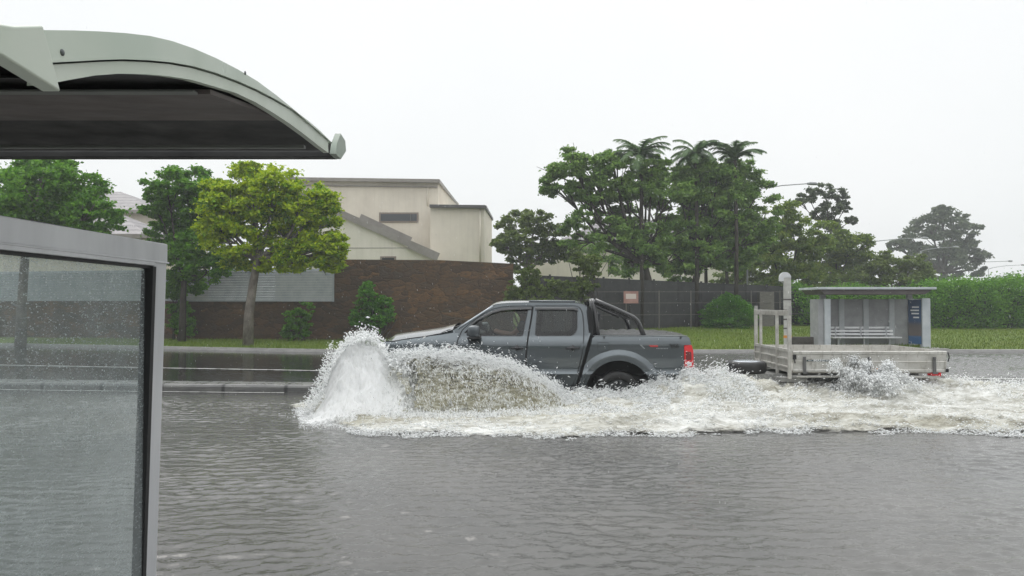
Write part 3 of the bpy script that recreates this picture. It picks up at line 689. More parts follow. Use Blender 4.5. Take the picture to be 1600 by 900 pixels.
b = MB(); b.box(gx_(594), gx_(619), GY - .06, GY - .002, gz_(412), gz_(400.5)); w2 = hr(b.build('window', bpy.data.materials['brown window frame'], hs, bevel=.01))
b = MB(); b.box(gx_(597), gx_(616), GY - .072, GY - .062, gz_(411), gz_(403)); b.build('pane', M['win'], w2)

def hip_house(name, label, x0, x1, y0, y1, ze, zr, wall, wins, ov=.5):
    h = empty(name, ((x0 + x1) / 2, y0, 0), label=label, cat='house'); q_ = lambda o: rel(o, h)
    b = MB(); b.box(x0, x1, y0, y1, 0, ze - .12); q_(b.build('wall', wall, h))
    X0, X1, Y0, Y1 = x0 - ov, x1 + ov, y0 - ov, y1 + ov; r_ = min((X1 - X0), (Y1 - Y0)) / 2 * .98
    A_ = (X0 + r_, (Y0 + Y1) / 2, zr); B_ = (X1 - r_, (Y0 + Y1) / 2, zr)
    b = MB(); b.add([(X0, Y0, ze), (X1, Y0, ze), (X1, Y1, ze), (X0, Y1, ze), A_, B_], [(0, 1, 5, 4), (1, 2, 5), (2, 3, 4, 5), (3, 0, 4), (3, 2, 1, 0)])
    q_(b.build('roof', M['tiles'], h))
    b = MB(); b.box(X0 - .02, X1 + .02, Y0 - .06, Y0 - .01, ze - .2, ze + .02); b.box(X1 + .01, X1 + .06, Y0, Y1, ze - .2, ze + .02); q_(b.build('gutter', M['trim'], h))
    for (a_, c_, z0, z1) in wins:
        b = MB(); b.box(a_, c_, y0 - .06, y0 - .003, z0, z1); w__ = q_(b.build('window', M['trim'], h, bevel=.01))
        b = MB(); b.box(a_ + .08, c_ - .08, y0 - .07, y0 - .063, z0 + .08, z1 - .08); b.build('pane', M['win'], w__)
    return h
D2 = 48.
hip_house('tiled_house', 'house with pale ridged tile roof between the two left trees', WX(-150, D2), WX(236, D2), D2, D2 + 9, WZ(330, D2), WZ(298, D2 + 4), M['render_beige'],
          [(WX(60, D2), WX(110, D2), WZ(375, D2), WZ(350, D2)), (WX(190, D2), WX(225, D2), WZ(398, D2), WZ(372, D2))])
D3 = 43.
hip_house('tiled_house', 'lower grey tiled roof in front of the left house behind the trees', WX(60, D3), WX(262, D3), D3 - 3, D3 + 2.5, WZ(375, D3), WZ(338, D3 + 1), M['render_beige'], [])
D4 = 52.
hip_house('tiled_house', 'pale walled house with brown tiled roof hidden behind the tall trees', WX(868, D4), WX(1168, D4), D4, D4 + 8, WZ(383, D4), WZ(343, D4 + 4), M['render_cream'],
          [(WX(p_, D4), WX(p_ + 22, D4), WZ(425, D4), WZ(400, D4)) for p_ in (900, 985, 1052, 1130)])
b = MB(); b.box(WX(820, 46), WX(950, 46), 46, 49, 0, WZ(410, 46)); tag(b.build('garden_shed', M['render_beige']), label='low beige outbuilding behind the fence left of the palms', cat='shed')

# ---------------------------------------------------------------- street lamps, far poles
M['galv'] = dirty('galvanised steel', (.22, .23, .24), (.30, .31, .32), .5, 3, metal=.4)
def lamp(base_px, D, tip_px, tip_py, joint_py, label, rr=.07):
    x = WX(base_px, D); tx, tz = WX(tip_px, D), WZ(tip_py, D); jz = WZ(joint_py, D)
    r = empty('street_lamp', (x, D, 0), label=label, cat='street lamp', group='street lamps along the road')
    b = MB(); b.tube([(0, 0, -.1), (0, 0, jz * .5), (0, 0, jz)], [rr, rr * .8, rr * .6], 10); b.build('pole', M['galv'], r, smooth=True)
    s = 1 if tx > x else -1; L_ = abs(tx - x)
    b = MB(); b.tube([(0, 0, jz - .05), (s * L_ * .15, 0, jz + (tz - jz) * .35), (s * L_ * .5, 0, jz + (tz - jz) * .8), (s * (L_ - .6), 0, tz)], [rr * .6, rr * .5, rr * .45, rr * .4], 8); b.build('arm', M['galv'], r, smooth=True)
    b = MB(); b.tube([(s * (L_ - .65), 0, tz), (s * (L_ - .45), 0, tz + .01), (s * (L_ - .1), 0, tz - .01), (s * L_, 0, tz - .02)], [rr * .8, rr * 1.5, rr * 1.4, rr * .6], 10); b.build('lamp_head', M['galv'], r, smooth=True)
lamp(1168, 46, 1279, 287, 301, 'street lamp whose long arm reaches right beyond the tallest trees')
lamp(1352, 70, 1452, 372, 380, 'distant street lamp in front of the big grey green tree, upper arm', .08)
lamp(1440, 78, 1500, 386, 392, 'distant street lamp arm crossing the big grey green tree, lower arm', .08)
lamp(1500, 110, 1583, 408, 414, 'tiny far street lamp between the big tree and the picture edge', .1)
lamp(1545, 130, 1602, 414, 420, 'farthest tiny street lamp above the hedge at the picture edge', .1)
# power line pole/line skipped where only rain shows

# unseen planting put in behind the footpath to darken reflections in the truck paint
xs = np.linspace(-45, 60, 160); b = MB(); L_ = []
for x in xs:
    h = 2.2 + 1.8 * float(fbm(np.array([[x * .35, 0, 0]]), 3, 13)[0]); L_ += [(x, -8, 0), (x, -7.4 + .5 * math.sin(x), h * .5), (x, -8.2, h), (x, -10, h * .9)]
b.add(L_, [(4 * i + k, 4 * i + 4 + k, 4 * i + 5 + k, 4 * i + 1 + k) for i in range(len(xs) - 1) for k in range(3)])
tag(b.build('hedge', dirty('added planting', (.02, .035, .015), (.05, .075, .03), .8, 2, bstr=.6, bscale=8), smooth=True), label='unseen hedge added behind the near footpath to darken paint reflections', cat='hedge')
# ---------------------------------------------------------------- foliage
def leaf_mat(name, stops, trans=.4, hue=None):
    m = mat(name, stops[0][1], .5, 0, .35)
    gi = nd(m, 'ShaderNodeNewGeometry'); v = coords(m)
    f = math_n(m, 'ADD', math_n(m, 'MULTIPLY', gi.outputs['Random Per Island'], .45), math_n(m, 'MULTIPLY', noise(m, v, .9, 3, .6), .75))
    c = ramp(m, f, stops); setb(m, Base_Color=c)
    t = nd(m, 'ShaderNodeBsdfTranslucent'); lk(m, mixc(m, .6, c, (1.6, 1.9, .6), 'MULTIPLY') if False else c, t.inputs[0])
    ms = nd(m, 'ShaderNodeMixShader'); ms.inputs[0].default_value = trans
    out = m.node_tree.nodes['Material Output']; lk(m, bsdf(m).outputs[0], ms.inputs[1]); lk(m, t.outputs[0], ms.inputs[2]); lk(m, ms.outputs[0], out.inputs[0])
    return m
LM = {
 'dark': leaf_mat('dark green leaves', [(.3, (.035, .12, .008)), (.55, (.09, .24, .016)), (.8, (.17, .36, .026))]),
 'lime': leaf_mat('yellow green leaves', [(.3, (.05, .15, .004)), (.46, (.18, .33, .005)), (.66, (.42, .53, .009))], .35),
 'mid': leaf_mat('mid green leaves', [(.3, (.075, .155, .035)), (.55, (.155, .28, .06)), (.8, (.26, .40, .085))]),
 'olive': leaf_mat('olive leaves', [(.3, (.065, .12, .020)), (.55, (.135, .215, .034)), (.8, (.23, .30, .045))]),
 'bright': leaf_mat('bright green leaves', [(.3, (.028, .11, .004)), (.55, (.06, .21, .006)), (.8, (.12, .32, .01))], .35),
 'grey': leaf_mat('grey green leaves', [(.3, (.06, .09, .05)), (.55, (.10, .135, .075)), (.8, (.15, .185, .10))]),
 'pale': leaf_mat('pale green leaves', [(.3, (.06, .10, .022)), (.55, (.11, .165, .032)), (.8, (.18, .24, .05))]),
 'blue': leaf_mat('blue green fronds', [(.3, (.055, .11, .045)), (.55, (.10, .18, .07)), (.8, (.16, .24, .09))]),
}
m = dirty('pale mottled bark', (.09, .075, .06), (.21, .19, .16), .85, 5, (1, 1, .6), bstr=.6, bscale=18); M['bark'] = m
M['bark_dark'] = dirty('dark wet bark', (.025, .02, .016), (.06, .05, .04), .8, 5, (1, 1, .5), bstr=.6, bscale=18)
def leaf_mesh(name, P, size, m, parent, jit=.35, flat=.45, aspect=.6):
    n = len(P); s = size * RNG.uniform(1 - jit, 1 + jit, n)[:, None]
    size = size * .88; s = size * RNG.uniform(1 - jit, 1 + jit, n)[:, None]
    A = RNG.normal(0, 1, (n, 3)); A[:, 2] *= flat + .2; A /= np.linalg.norm(A, axis=1)[:, None]
    B = RNG.normal(0, 1, (n, 3)); B -= A * (A * B).sum(1)[:, None]; B /= np.linalg.norm(B, axis=1)[:, None]
    V = np.empty((n, 4, 3)); V[:, 0] = P - A * s * .5; V[:, 1] = P + B * s * aspect * .5; V[:, 2] = P + A * s * .5 - np.array([0, 0, 1]) * s * .12; V[:, 3] = P - B * s * aspect * .5
    return link_mesh(name, np_mesh(name, V.reshape(-1, 3), np.arange(n * 4).reshape(-1, 4)), m, parent)
DENS = 3.0
def clumps(lobes, nsub, per, sub=.30, seed=0, thr=.0, hollow=.5):
    out = []
    for (c, r) in lobes:
        c = np.array(c); r = np.array(r if hasattr(r, '__len__') else (r, r, r))
        d = RNG.normal(0, 1, (nsub, 3)); d /= np.linalg.norm(d, axis=1)[:, None]; rad = hollow + (1 - hollow) * RNG.random(nsub) ** .6
        sc = c + d * rad[:, None] * r
        for q in sc:
            if thr and vnoise((q * .9)[None], seed)[0] < thr: continue
            k = int(per * DENS * RNG.uniform(.5, 1.4)); g_ = RNG.normal(0, 1, (k, 3)); g_ /= np.maximum(np.linalg.norm(g_, axis=1)[:, None], .5)
            e = sub * r.mean() * RNG.uniform(.6, 1.35)
            out.append(q + g_ * e * np.array([1.25, 1.25, .62]) * np.abs(RNG.normal(.45, .38, k))[:, None])
    return np.concatenate(out)
def tree(name, label, trunk_px, base_py, D, lobes, lm, leaf, nsub=26, per=45, sub=.3, trunk_r=.16, bark='bark', fork=.5, group=None, cat='tree', thr=0, depth=.8, z_ground=None):
    """lobes: (px, py, radius px[, depth offset m])"""
    x = WX(trunk_px, D); gz = float(verge_z(x, D)) if z_ground is None else z_ground
    r = empty(name, (x, D, gz), label=label, cat=cat, group=group)
    LB = []
    for L_ in lobes:
        px, py, rp = L_[:3]; dd = L_[3] if len(L_) > 3 else RNG.uniform(-.5, .5) * 1.2
        rm = rp * D / FPX; p = W(px, py, D + dd); LB.append(((p.x - x, p.y - D, p.z - gz), (rm, rm * depth, rm * (L_[4] if len(L_) > 4 else .85))))
    P = clumps(LB, nsub, per, sub, thr=thr); leaf_mesh('crown', P, leaf, LM[lm], r)
    b = MB(); zlow = min(c[2] - q[2] for c, q in LB); zf = max(.4, zlow + (max(c[2] for c, q in LB) - zlow) * .15) * 1.0
    mx_ = float(np.mean([c[0] for c, q in LB]))
    b.tube([(0, 0, -.2), (.02, 0, zf * .35), (mx_ * .15, 0, zf * .7), (mx_ * .3, 0, zf)], [trunk_r * 1.25, trunk_r, trunk_r * .9, trunk_r * .75], 12)
    b.build('trunk', M[bark], r, smooth=True)
    b = MB()
    for c, q in LB:
        t = np.array([mx_ * .3, 0, zf * .96]); c_ = np.array(c); md = t * .45 + c_ * .55 + np.array([0, 0, -.15 * abs(c_[2] - t[2])]) + RNG.normal(0, .06, 3)
        b.tube([t, t * .8 + md * .2 + np.array([0, 0, .08]), md, c_], [trunk_r * .6, trunk_r * .5, trunk_r * .33, trunk_r * .12], 7)
        for k in range(5):
            e = c_ + RNG.normal(0, .5, 3) * np.array(q); b.tube([md * .5 + c_ * .5, (md * .2 + c_ * .3 + e * .5), e], [trunk_r * .22, trunk_r * .14, trunk_r * .04], 5)
    b.build('branches', M[bark], r, smooth=True)
    return r
def shrub(name, label, D, lobes, lm, leaf, nsub=30, per=50, sub=.28, cat='shrub', group=None, depth=.7):
    x = np.mean([WX(l[0], D) for l in lobes]); gz = float(verge_z(x, D)); r = empty(name, (x, D, gz), label=label, cat=cat, group=group)
    LB = []
    for px, py, rp, *e in lobes:
        rm = rp * D / FPX; p = W(px, py, D); LB.append(((p.x - x, (e[0] if e else 0), p.z - gz), (rm * (e[1] if len(e) > 1 else 1), rm * depth, rm)))
    P = clumps(LB, nsub, per, sub, hollow=.35); P = P[P[:, 2] > -.02]; leaf_mesh('foliage', P, leaf, LM[lm], r)
    b = MB()
    for c, q in LB:
        for k in range(4): b.tube([(c[0] * .7 + RNG.normal(0, .05), c[1], -.1), (c[0] + RNG.normal(0, .2), c[1], c[2] * .6), (c[0] + RNG.normal(0, .4) * q[0], c[1], c[2])], [.03, .022, .01], 5)
    b.build('stems', M['bark_dark'], r, smooth=True); return r

# left trees
tree('tree', 'dark green street tree at the far left edge above the glass screen', 33, 530, 29, [(60, 300, 62), (10, 310, 50), (115, 290, 45), (150, 335, 42), (90, 345, 50), (30, 350, 50), (-40, 320, 60), (80, 265, 34), (60, 330, 60), (120, 330, 46), (50, 290, 50)], 'dark', .17, 34, 60, trunk_r=.17)
tree('tree', 'dark green tree between the roofs and the yellow green street tree', 285, 530, 30.2, [(262, 290, 34), (300, 280, 30), (245, 320, 26), (290, 330, 40), (300, 375, 42), (285, 410, 34), (315, 300, 26), (272, 440, 22), (330, 335, 38), (318, 385, 38), (300, 350, 38), (335, 420, 24), (258, 365, 30), (300, 440, 22)], 'dark', .16, 32, 60, trunk_r=.13, bark='bark_dark')
tree('tree', 'bright yellow green street tree in front of the grey slat screen', 388, 537, 27.6, [(385, 285, 36), (430, 290, 42), (480, 315, 42), (355, 320, 40), (410, 335, 50), (505, 350, 32), (460, 365, 45), (360, 370, 42), (515, 390, 26), (425, 395, 38), (375, 405, 26), (488, 398, 28), (395, 268, 20, 0), (520, 410, 18), (340, 350, 36), (400, 310, 42), (470, 340, 42), (335, 300, 24), (500, 320, 30), (525, 380, 20), (455, 405, 26)], 'lime', .15, 36, 60, trunk_r=.17)
shrub('shrub', 'dark shrub climbing beside the glass screen post', 31.2, [(278, 480, 20), (285, 505, 20), (270, 455, 16)], 'dark', .13)
shrub('shrub', 'sparse dark green shrub right of the pale tree trunk', 30.3, [(462, 500, 20), (478, 485, 14), (455, 518, 14), (475, 515, 14)], 'dark', .13, 22, 34)
shrub('shrub', 'bright green shrub against the rusty stone wall', 30.2, [(575, 470, 20), (590, 495, 24), (565, 500, 18), (600, 478, 16), (572, 452, 12)], 'bright', .13, 30, 46)
# centre-left trees and shrubs beyond the wall
tree('tree', 'small olive tree right of the beige house', 818, 440, 40, [(800, 350, 24), (835, 345, 26), (820, 375, 30), (860, 365, 26), (790, 380, 20), (850, 395, 26), (812, 408, 26), (880, 390, 24)], 'pale', .2, 26, 45, trunk_r=.12)
shrub('shrub', 'yellow green shrub growing over the end of the stone wall', 30.6, [(815, 445, 22), (840, 460, 24), (860, 448, 18), (890, 455, 18), (830, 428, 14), (915, 448, 18), (925, 425, 13), (905, 470, 18), (800, 470, 18), (905, 408, 16), (925, 410, 14)], 'pale', .14, 26, 42)
# big tree group
tree('tree', 'tall spreading feathery tree with open crown left of the palms', 1020, 505, 34.5, [(890, 250, 36), (925, 262, 32), (872, 290, 26), (905, 300, 22), (955, 246, 24), (975, 300, 32), (930, 345, 34), (1000, 340, 45), (900, 365, 30), (965, 385, 40), (1040, 300, 42), (1035, 370, 42), (1010, 290, 30), (1010, 390, 38), (985, 350, 34), (1000, 310, 34), (1050, 410, 30), (960, 270, 34), (950, 320, 34), (1020, 260, 26), (930, 300, 30), (1030, 320, 44), (980, 410, 30), (1005, 370, 44)], 'mid', .18, 32, 60, .27, trunk_r=.20, bark='bark_dark', thr=.33)
tree('tree', 'tall dense dark green tree right of the palms', 1080, 505, 36, [(1080, 285, 36), (1120, 280, 36), (1160, 285, 32), (1180, 310, 34), (1100, 320, 46), (1145, 340, 42), (1065, 350, 44), (1180, 360, 36), (1110, 385, 44), (1050, 395, 34), (1150, 268, 28), (1160, 395, 30), (1090, 300, 40), (1125, 350, 42), (1085, 380, 40), (1070, 330, 40), (1195, 340, 26), (1100, 268, 26), (1135, 300, 36), (1140, 410, 28), (1070, 290, 36), (1120, 330, 46), (1160, 330, 42), (1065, 420, 26), (1105, 270, 30), (1170, 375, 36)], 'mid', .18, 34, 62, .27, trunk_r=.19, bark='bark_dark', thr=.24)
tree('tree', 'slim dark trunked tree between the fence and the tall dense tree', 1104, 505, 37.5, [(1095, 355, 34), (1125, 375, 30), (1080, 395, 26)], 'dark', .18, 26, 50, trunk_r=.10, bark='bark_dark')
tree('tree', 'olive tree right of the tallest trees behind the stop marker', 1225, 500, 40, [(1220, 345, 36), (1250, 365, 34), (1200, 375, 36), (1235, 400, 36), (1270, 385, 28), (1210, 425, 34), (1250, 432, 30)], 'olive', .2, 30, 55, trunk_r=.14, bark='bark_dark')
tree('tree', 'green rounded tree left of the far bus shelter roof', 1310, 500, 46, [(1300, 375, 36), (1330, 385, 32), (1280, 400, 34), (1345, 410, 30), (1310, 420, 34), (1275, 430, 26)], 'olive', .22, 30, 52, trunk_r=.14, bark='bark_dark')
tree('pine_tree', 'wispy dark pine rising above the olive trees', 1300, 500, 50, [(1262, 305, 14), (1290, 298, 15), (1312, 305, 14), (1300, 325, 16), (1322, 322, 10), (1280, 335, 12), (1330, 345, 8), (1300, 350, 16), (1250, 315, 8)], 'grey', .22, 16, 34, .34, trunk_r=.10, bark='bark_dark', cat='tree')
tree('tree', 'pale green leafy tree above the far bus shelter', 1400, 500, 44, [(1395, 415, 28), (1425, 418, 26), (1370, 428, 26), (1440, 432, 18), (1330, 438, 26), (1300, 444, 20), (1405, 440, 26)], 'pale', .2, 28, 48, trunk_r=.12)
tree('tree', 'large grey green gum tree in the far distance on the right', 1475, 470, 88, [(1490, 348, 28), (1455, 355, 24), (1515, 365, 26), (1425, 372, 20), (1470, 385, 34), (1510, 395, 26), (1440, 395, 24), (1530, 400, 16), (1400, 385, 12), (1480, 415, 30), (1440, 420, 18), (1525, 420, 14), (1472, 332, 14)], 'grey', .42, 26, 46, .3, trunk_r=.4, bark='bark_dark', z_ground=.3, thr=.3)
# a lower mid-distance tree line seen through gaps
for k, (px, py, D, lm_, lb) in enumerate([(1170, 430, 47, 'pale', 'pale green bushy tree behind the fence near the round bush'), (1345, 452, 52, 'mid', 'dark bushy tree behind the far bus shelter roof'), (930, 400, 47, 'mid', 'bushy tree in front of the pale walled house, left side')]):
    tree('tree', lb, px, 500, D, [(px - 18, py, 28), (px + 16, py - 6, 28), (px, py + 18, 30), (px + 34, py + 12, 22), (px - 36, py + 14, 22)], lm_, .2, 22, 40, trunk_r=.1, bark='bark_dark')
# palms
def palm(label, px, base_py, D, hub_py, nf, L_, tilt=0):
    x = WX(px, D); gz = float(verge_z(x, D)); hz_ = WZ(hub_py, D) - gz
    r = empty('palm_tree', (x, D, gz), label=label, cat='palm tree', group='palms among the tall trees')
    b = MB(); b.tube([(0, 0, -.2), (.05, 0, hz_ * .5), (tilt, 0, hz_)], [.12, .09, .07], 10); b.build('trunk', M['bark_dark'], r, smooth=True)
    V = []; F = []; SB = MB()
    for k in range(nf):
        az = k / nf * 6.283 * 2.618 + RNG.uniform(-.2, .2); el = RNG.uniform(.3, 1.5); LL = L_ * RNG.uniform(.8, 1.1); p = Vector((tilt, 0, hz_)); pts = [p.copy()]; e = el
        for s_ in range(12):
            p = p + Vector((math.cos(az) * math.cos(e), math.sin(az) * math.cos(e), math.sin(e))) * LL / 12; e -= RNG.uniform(.10, .19); pts.append(p.copy())
        SB.tube(pts, [.03 * (1 - i_ / 13) + .006 for i_ in range(13)], 5)
        for i_ in range(1, 13):
            for q_ in range(4):
                f_ = i_ - 1 + q_ / 4; a0 = pts[int(f_)].lerp(pts[min(12, int(f_) + 1)], f_ % 1); dr = (pts[i_] - pts[i_ - 1]).normalized(); sd = dr.cross(Vector((0, 0, 1))).normalized(); ll = L_ * .24 * math.sin(math.pi * (.12 + .82 * f_ / 12)) + .05
                for s2 in (-1, 1):
                    tip = a0 + sd * (s2 * ll * .8) + dr * ll * .55 - Vector((0, 0, ll * RNG.uniform(.15, .55))); wv = dr * .035; b0 = len(V)
                    V += [a0 - wv, a0 + wv, tip]; F.append((b0, b0 + 1, b0 + 2))
    link_mesh('fronds', np_mesh('fronds', np.array([tuple(v_) for v_ in V]), np.array(F)), LM['blue'], r); SB.build('frond_ribs', LM['blue'], r, smooth=True)
palm('palm whose upright fronds top the tall trees on their left', 1002, 500, 34, 246, 17, 1.6)
palm('palm with drooping fronds at the middle of the tall trees', 1088, 500, 35.2, 244, 19, 1.6)
palm('palm with drooping fronds on the right of the tall trees', 1150, 500, 35.2, 250, 17, 1.5)
palm('low palm fronds spreading behind the black fence', 1135, 500, 38.5, 398, 18, 1.6)
# round clipped bush and hedges
shrub('round_bush', 'round clipped bright green bush on the lawn by the fence', 34.5, [(1135, 492, 30, 0, 1.25), (1160, 497, 24), (1115, 497, 24), (1140, 478, 20, 0, 1.3)], 'bright', .09, 110, 80, .20, cat='bush')
def hedge(label, P, zt_f, depth, lm, leaf, dens):
    r = empty('hedge', (P[0][0], P[0][1], 0), label=label, cat='hedge'); out = []
    for (x0, y0), (x1, y1) in zip(P, P[1:]):
        L_ = math.hypot(x1 - x0, y1 - y0); n = int(L_ * dens); t = RNG.random(n); u = RNG.random(n)
        X_ = x0 + (x1 - x0) * t; Y_ = y0 + (y1 - y0) * t; zt_ = zt_f(X_) + .5 * (fbm(np.stack([X_ * .7, Y_ * .7, X_ * 0], 1), 3, 5) - .5) * 2.4
        face = u < .62; Zq = np.where(face, RNG.random(n) ** .9 * zt_, zt_ * (.93 + .07 * RNG.random(n))); gz = verge_z(X_, Y_)
        bulge = (fbm(np.stack([X_ * 1.1, Zq * 1.3, X_ * 0], 1), 3, 9) - .5) * 1.3
        Yq = np.where(face, Y_ - bulge - .25 * (1 - (Zq / zt_ - .5) ** 2 * 4), Y_ + RNG.random(n) * depth)
        C_ = np.stack([X_, Yq, Zq * 1.0 + gz * (1 - Zq / zt_)], 1)
        k = 16; out.append((C_[:, None, :] + RNG.normal(0, .17, (n, k, 3))).reshape(-1, 3))
    Q = np.concatenate(out) - np.array([P[0][0], P[0][1], 0]); leaf_mesh('foliage', Q, leaf, LM[lm], r)
    b = MB()
    for (x0, y0), (x1, y1) in zip(P, P[1:]):
        z0_, z1_ = float(zt_f(np.array([x0]))[0]) * .93, float(zt_f(np.array([x1]))[0]) * .93
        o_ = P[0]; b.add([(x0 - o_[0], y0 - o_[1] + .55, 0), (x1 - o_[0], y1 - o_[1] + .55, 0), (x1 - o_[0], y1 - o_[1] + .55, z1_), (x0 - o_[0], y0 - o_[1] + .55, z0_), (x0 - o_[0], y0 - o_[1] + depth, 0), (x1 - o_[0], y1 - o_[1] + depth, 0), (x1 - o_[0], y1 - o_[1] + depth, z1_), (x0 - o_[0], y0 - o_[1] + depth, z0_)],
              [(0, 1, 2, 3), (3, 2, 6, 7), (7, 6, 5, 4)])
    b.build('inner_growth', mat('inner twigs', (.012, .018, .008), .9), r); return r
HP = [(WX(1448, 36.5), 36.5), (WX(1560, 37), 37), (WX(1700, 38), 38), (WX(2100, 42), 42)]
hedge('long dense green hedge right of the far bus shelter', HP, lambda x: np.interp(x, [WX(1448, 36.5), WX(1500, 37), WX(1560, 37), 60], [WZ(439, 36.5), WZ(439, 37), WZ(445, 37), WZ(445, 37)]), 1.6, 'dark', .13, 170)
HP = [(WX(1242, 37), 37), (WX(1448, 36.6), 36.6)]
hedge('dark hedge seen above and behind the far bus shelter', HP, lambda x: np.full_like(x, WZ(455, 37)), 1.4, 'dark', .13, 150)

# white parked car glimpsed through the hedge on the right
# ---------------------------------------------------------------- pick-up truck, heading left
TD = 12.0; TW = 1.95; KP = FPX / TD
tx = lambda px: (px - 800) / KP
tz = lambda py: EYE - (py - 475) / KP
truck = empty('pickup_truck', (0, TD, 0), R(-1.9), label='grey double cab pick-up truck ploughing left through the flood water', cat='pick-up truck')
m = mat('wet grey car paint', (.08, .095, .104), .2, .62, .5, coat=.9)
v = coords(m); setb(m, Roughness=fr(m, noise(m, coords(m, (1, 1, .5)), 16, 4), .3, .7, .19, .23), Normal=bump(m, noise(m, v, 70, 2), .05, .002),
                    Base_Color=ramp(m, noise(m, v, 2.2, 4), [(.3, (.092, .108, .118)), (.7, (.105, .122, .133))]))
bsdf(m).inputs['Coat Roughness'].default_value = .05
M['paint'] = m
m = bpy.data.materials.new('tinted car glass'); m.use_nodes = True; m.node_tree.nodes.clear()
out = nd(m, 'ShaderNodeOutputMaterial'); tr = nd(m, 'ShaderNodeBsdfTransparent'); gl = nd(m, 'ShaderNodeBsdfGlossy'); mxs = nd(m, 'ShaderNodeMixShader')
fz = nd(m, 'ShaderNodeFresnel'); fz.inputs[0].default_value = 1.6; tr.inputs[0].default_value = (.62, .67, .65, 1); gl.inputs['Roughness'].default_value = .03
lk(m, fz.outputs[0], mxs.inputs[0]); lk(m, tr.outputs[0], mxs.inputs[1]); lk(m, gl.outputs[0], mxs.inputs[2]); lk(m, mxs.outputs[0], out.inputs[0])
M['carglass'] = m
M['red_lens'] = mat('red lamp lens', (.42, .008, .012), .12, 0, .6, coat=1, emit=(.6, .01, .015, .25))
M['red_dark'] = mat('dark red lamp lens', (.12, .004, .006), .12, 0, .6, coat=1)
M['clear_lens'] = mat('clear lamp lens', (.75, .76, .78), .1, 0, .7, coat=1)

BZ = [(-.2, .11), (.25, .085), (.40, .05), (.50, .02), (.522, .0), (.575, .030), (.62, .036), (.78, .018), (.93, .006), (1.00, .010), (1.06, .032), (1.13, .070), (1.70, .250)]
bz, bi = zip(*BZ)
def side_y(x, z): 
    y = np.interp(z, bz, bi)
    y = y + .10 * np.clip((tx(640) - x) / .75, 0, 1) ** 2.2             # nose tapers in
    y = y + .03 * np.clip((x - tx(1060)) / .2, 0, 1) ** 2
    return y
ARC_R = (tx(966), .205); ARC_F = (tx(664), .235)
def flare(x, z, c, r0=.54, r1=.63, r2=.715):
    r = np.hypot(x - c[0], (z - c[1]))
    f = np.clip((r2 - r) / (r2 - r1), 0, 1); return -.052 * f * (1) + .03 * np.clip((r1 - .02 - r) / (r1 - r0), 0, 1)
def inpoly(P, poly):
    x, y = P[:, 0], P[:, 1]; c = np.zeros(len(P), bool); n = len(poly)
    for i in range(n):
        x0, y0 = poly[i]; x1, y1 = poly[(i + 1) % n]
        cond = ((y0 > y) != (y1 > y)); xi = (x1 - x0) * (y - y0) / ((y1 - y0) if y1 != y0 else 1e-9) + x0; c ^= cond & (x < xi)
    return c
def circle(c, r, n=44): return [(c[0] + r * math.cos(2 * math.pi * k / n), c[1] + r * math.sin(2 * math.pi * k / n)) for k in range(n)]
def rounded(poly, r, seg=4):
    out = []; n = len(poly)
    for i in range(n):
        p = Vector(poly[i]); a = Vector(poly[i - 1]) - p; b = Vector(poly[(i + 1) % n]) - p; rr = min(r, a.length * .45, b.length * .45)
        q0 = p + a.normalized() * rr; q1 = p + b.normalized() * rr
        for k in range(seg + 1):
            t = k / seg; out.append(tuple(q0 * (1 - t) ** 2 + p * 2 * t * (1 - t) + q1 * t * t))
    return out
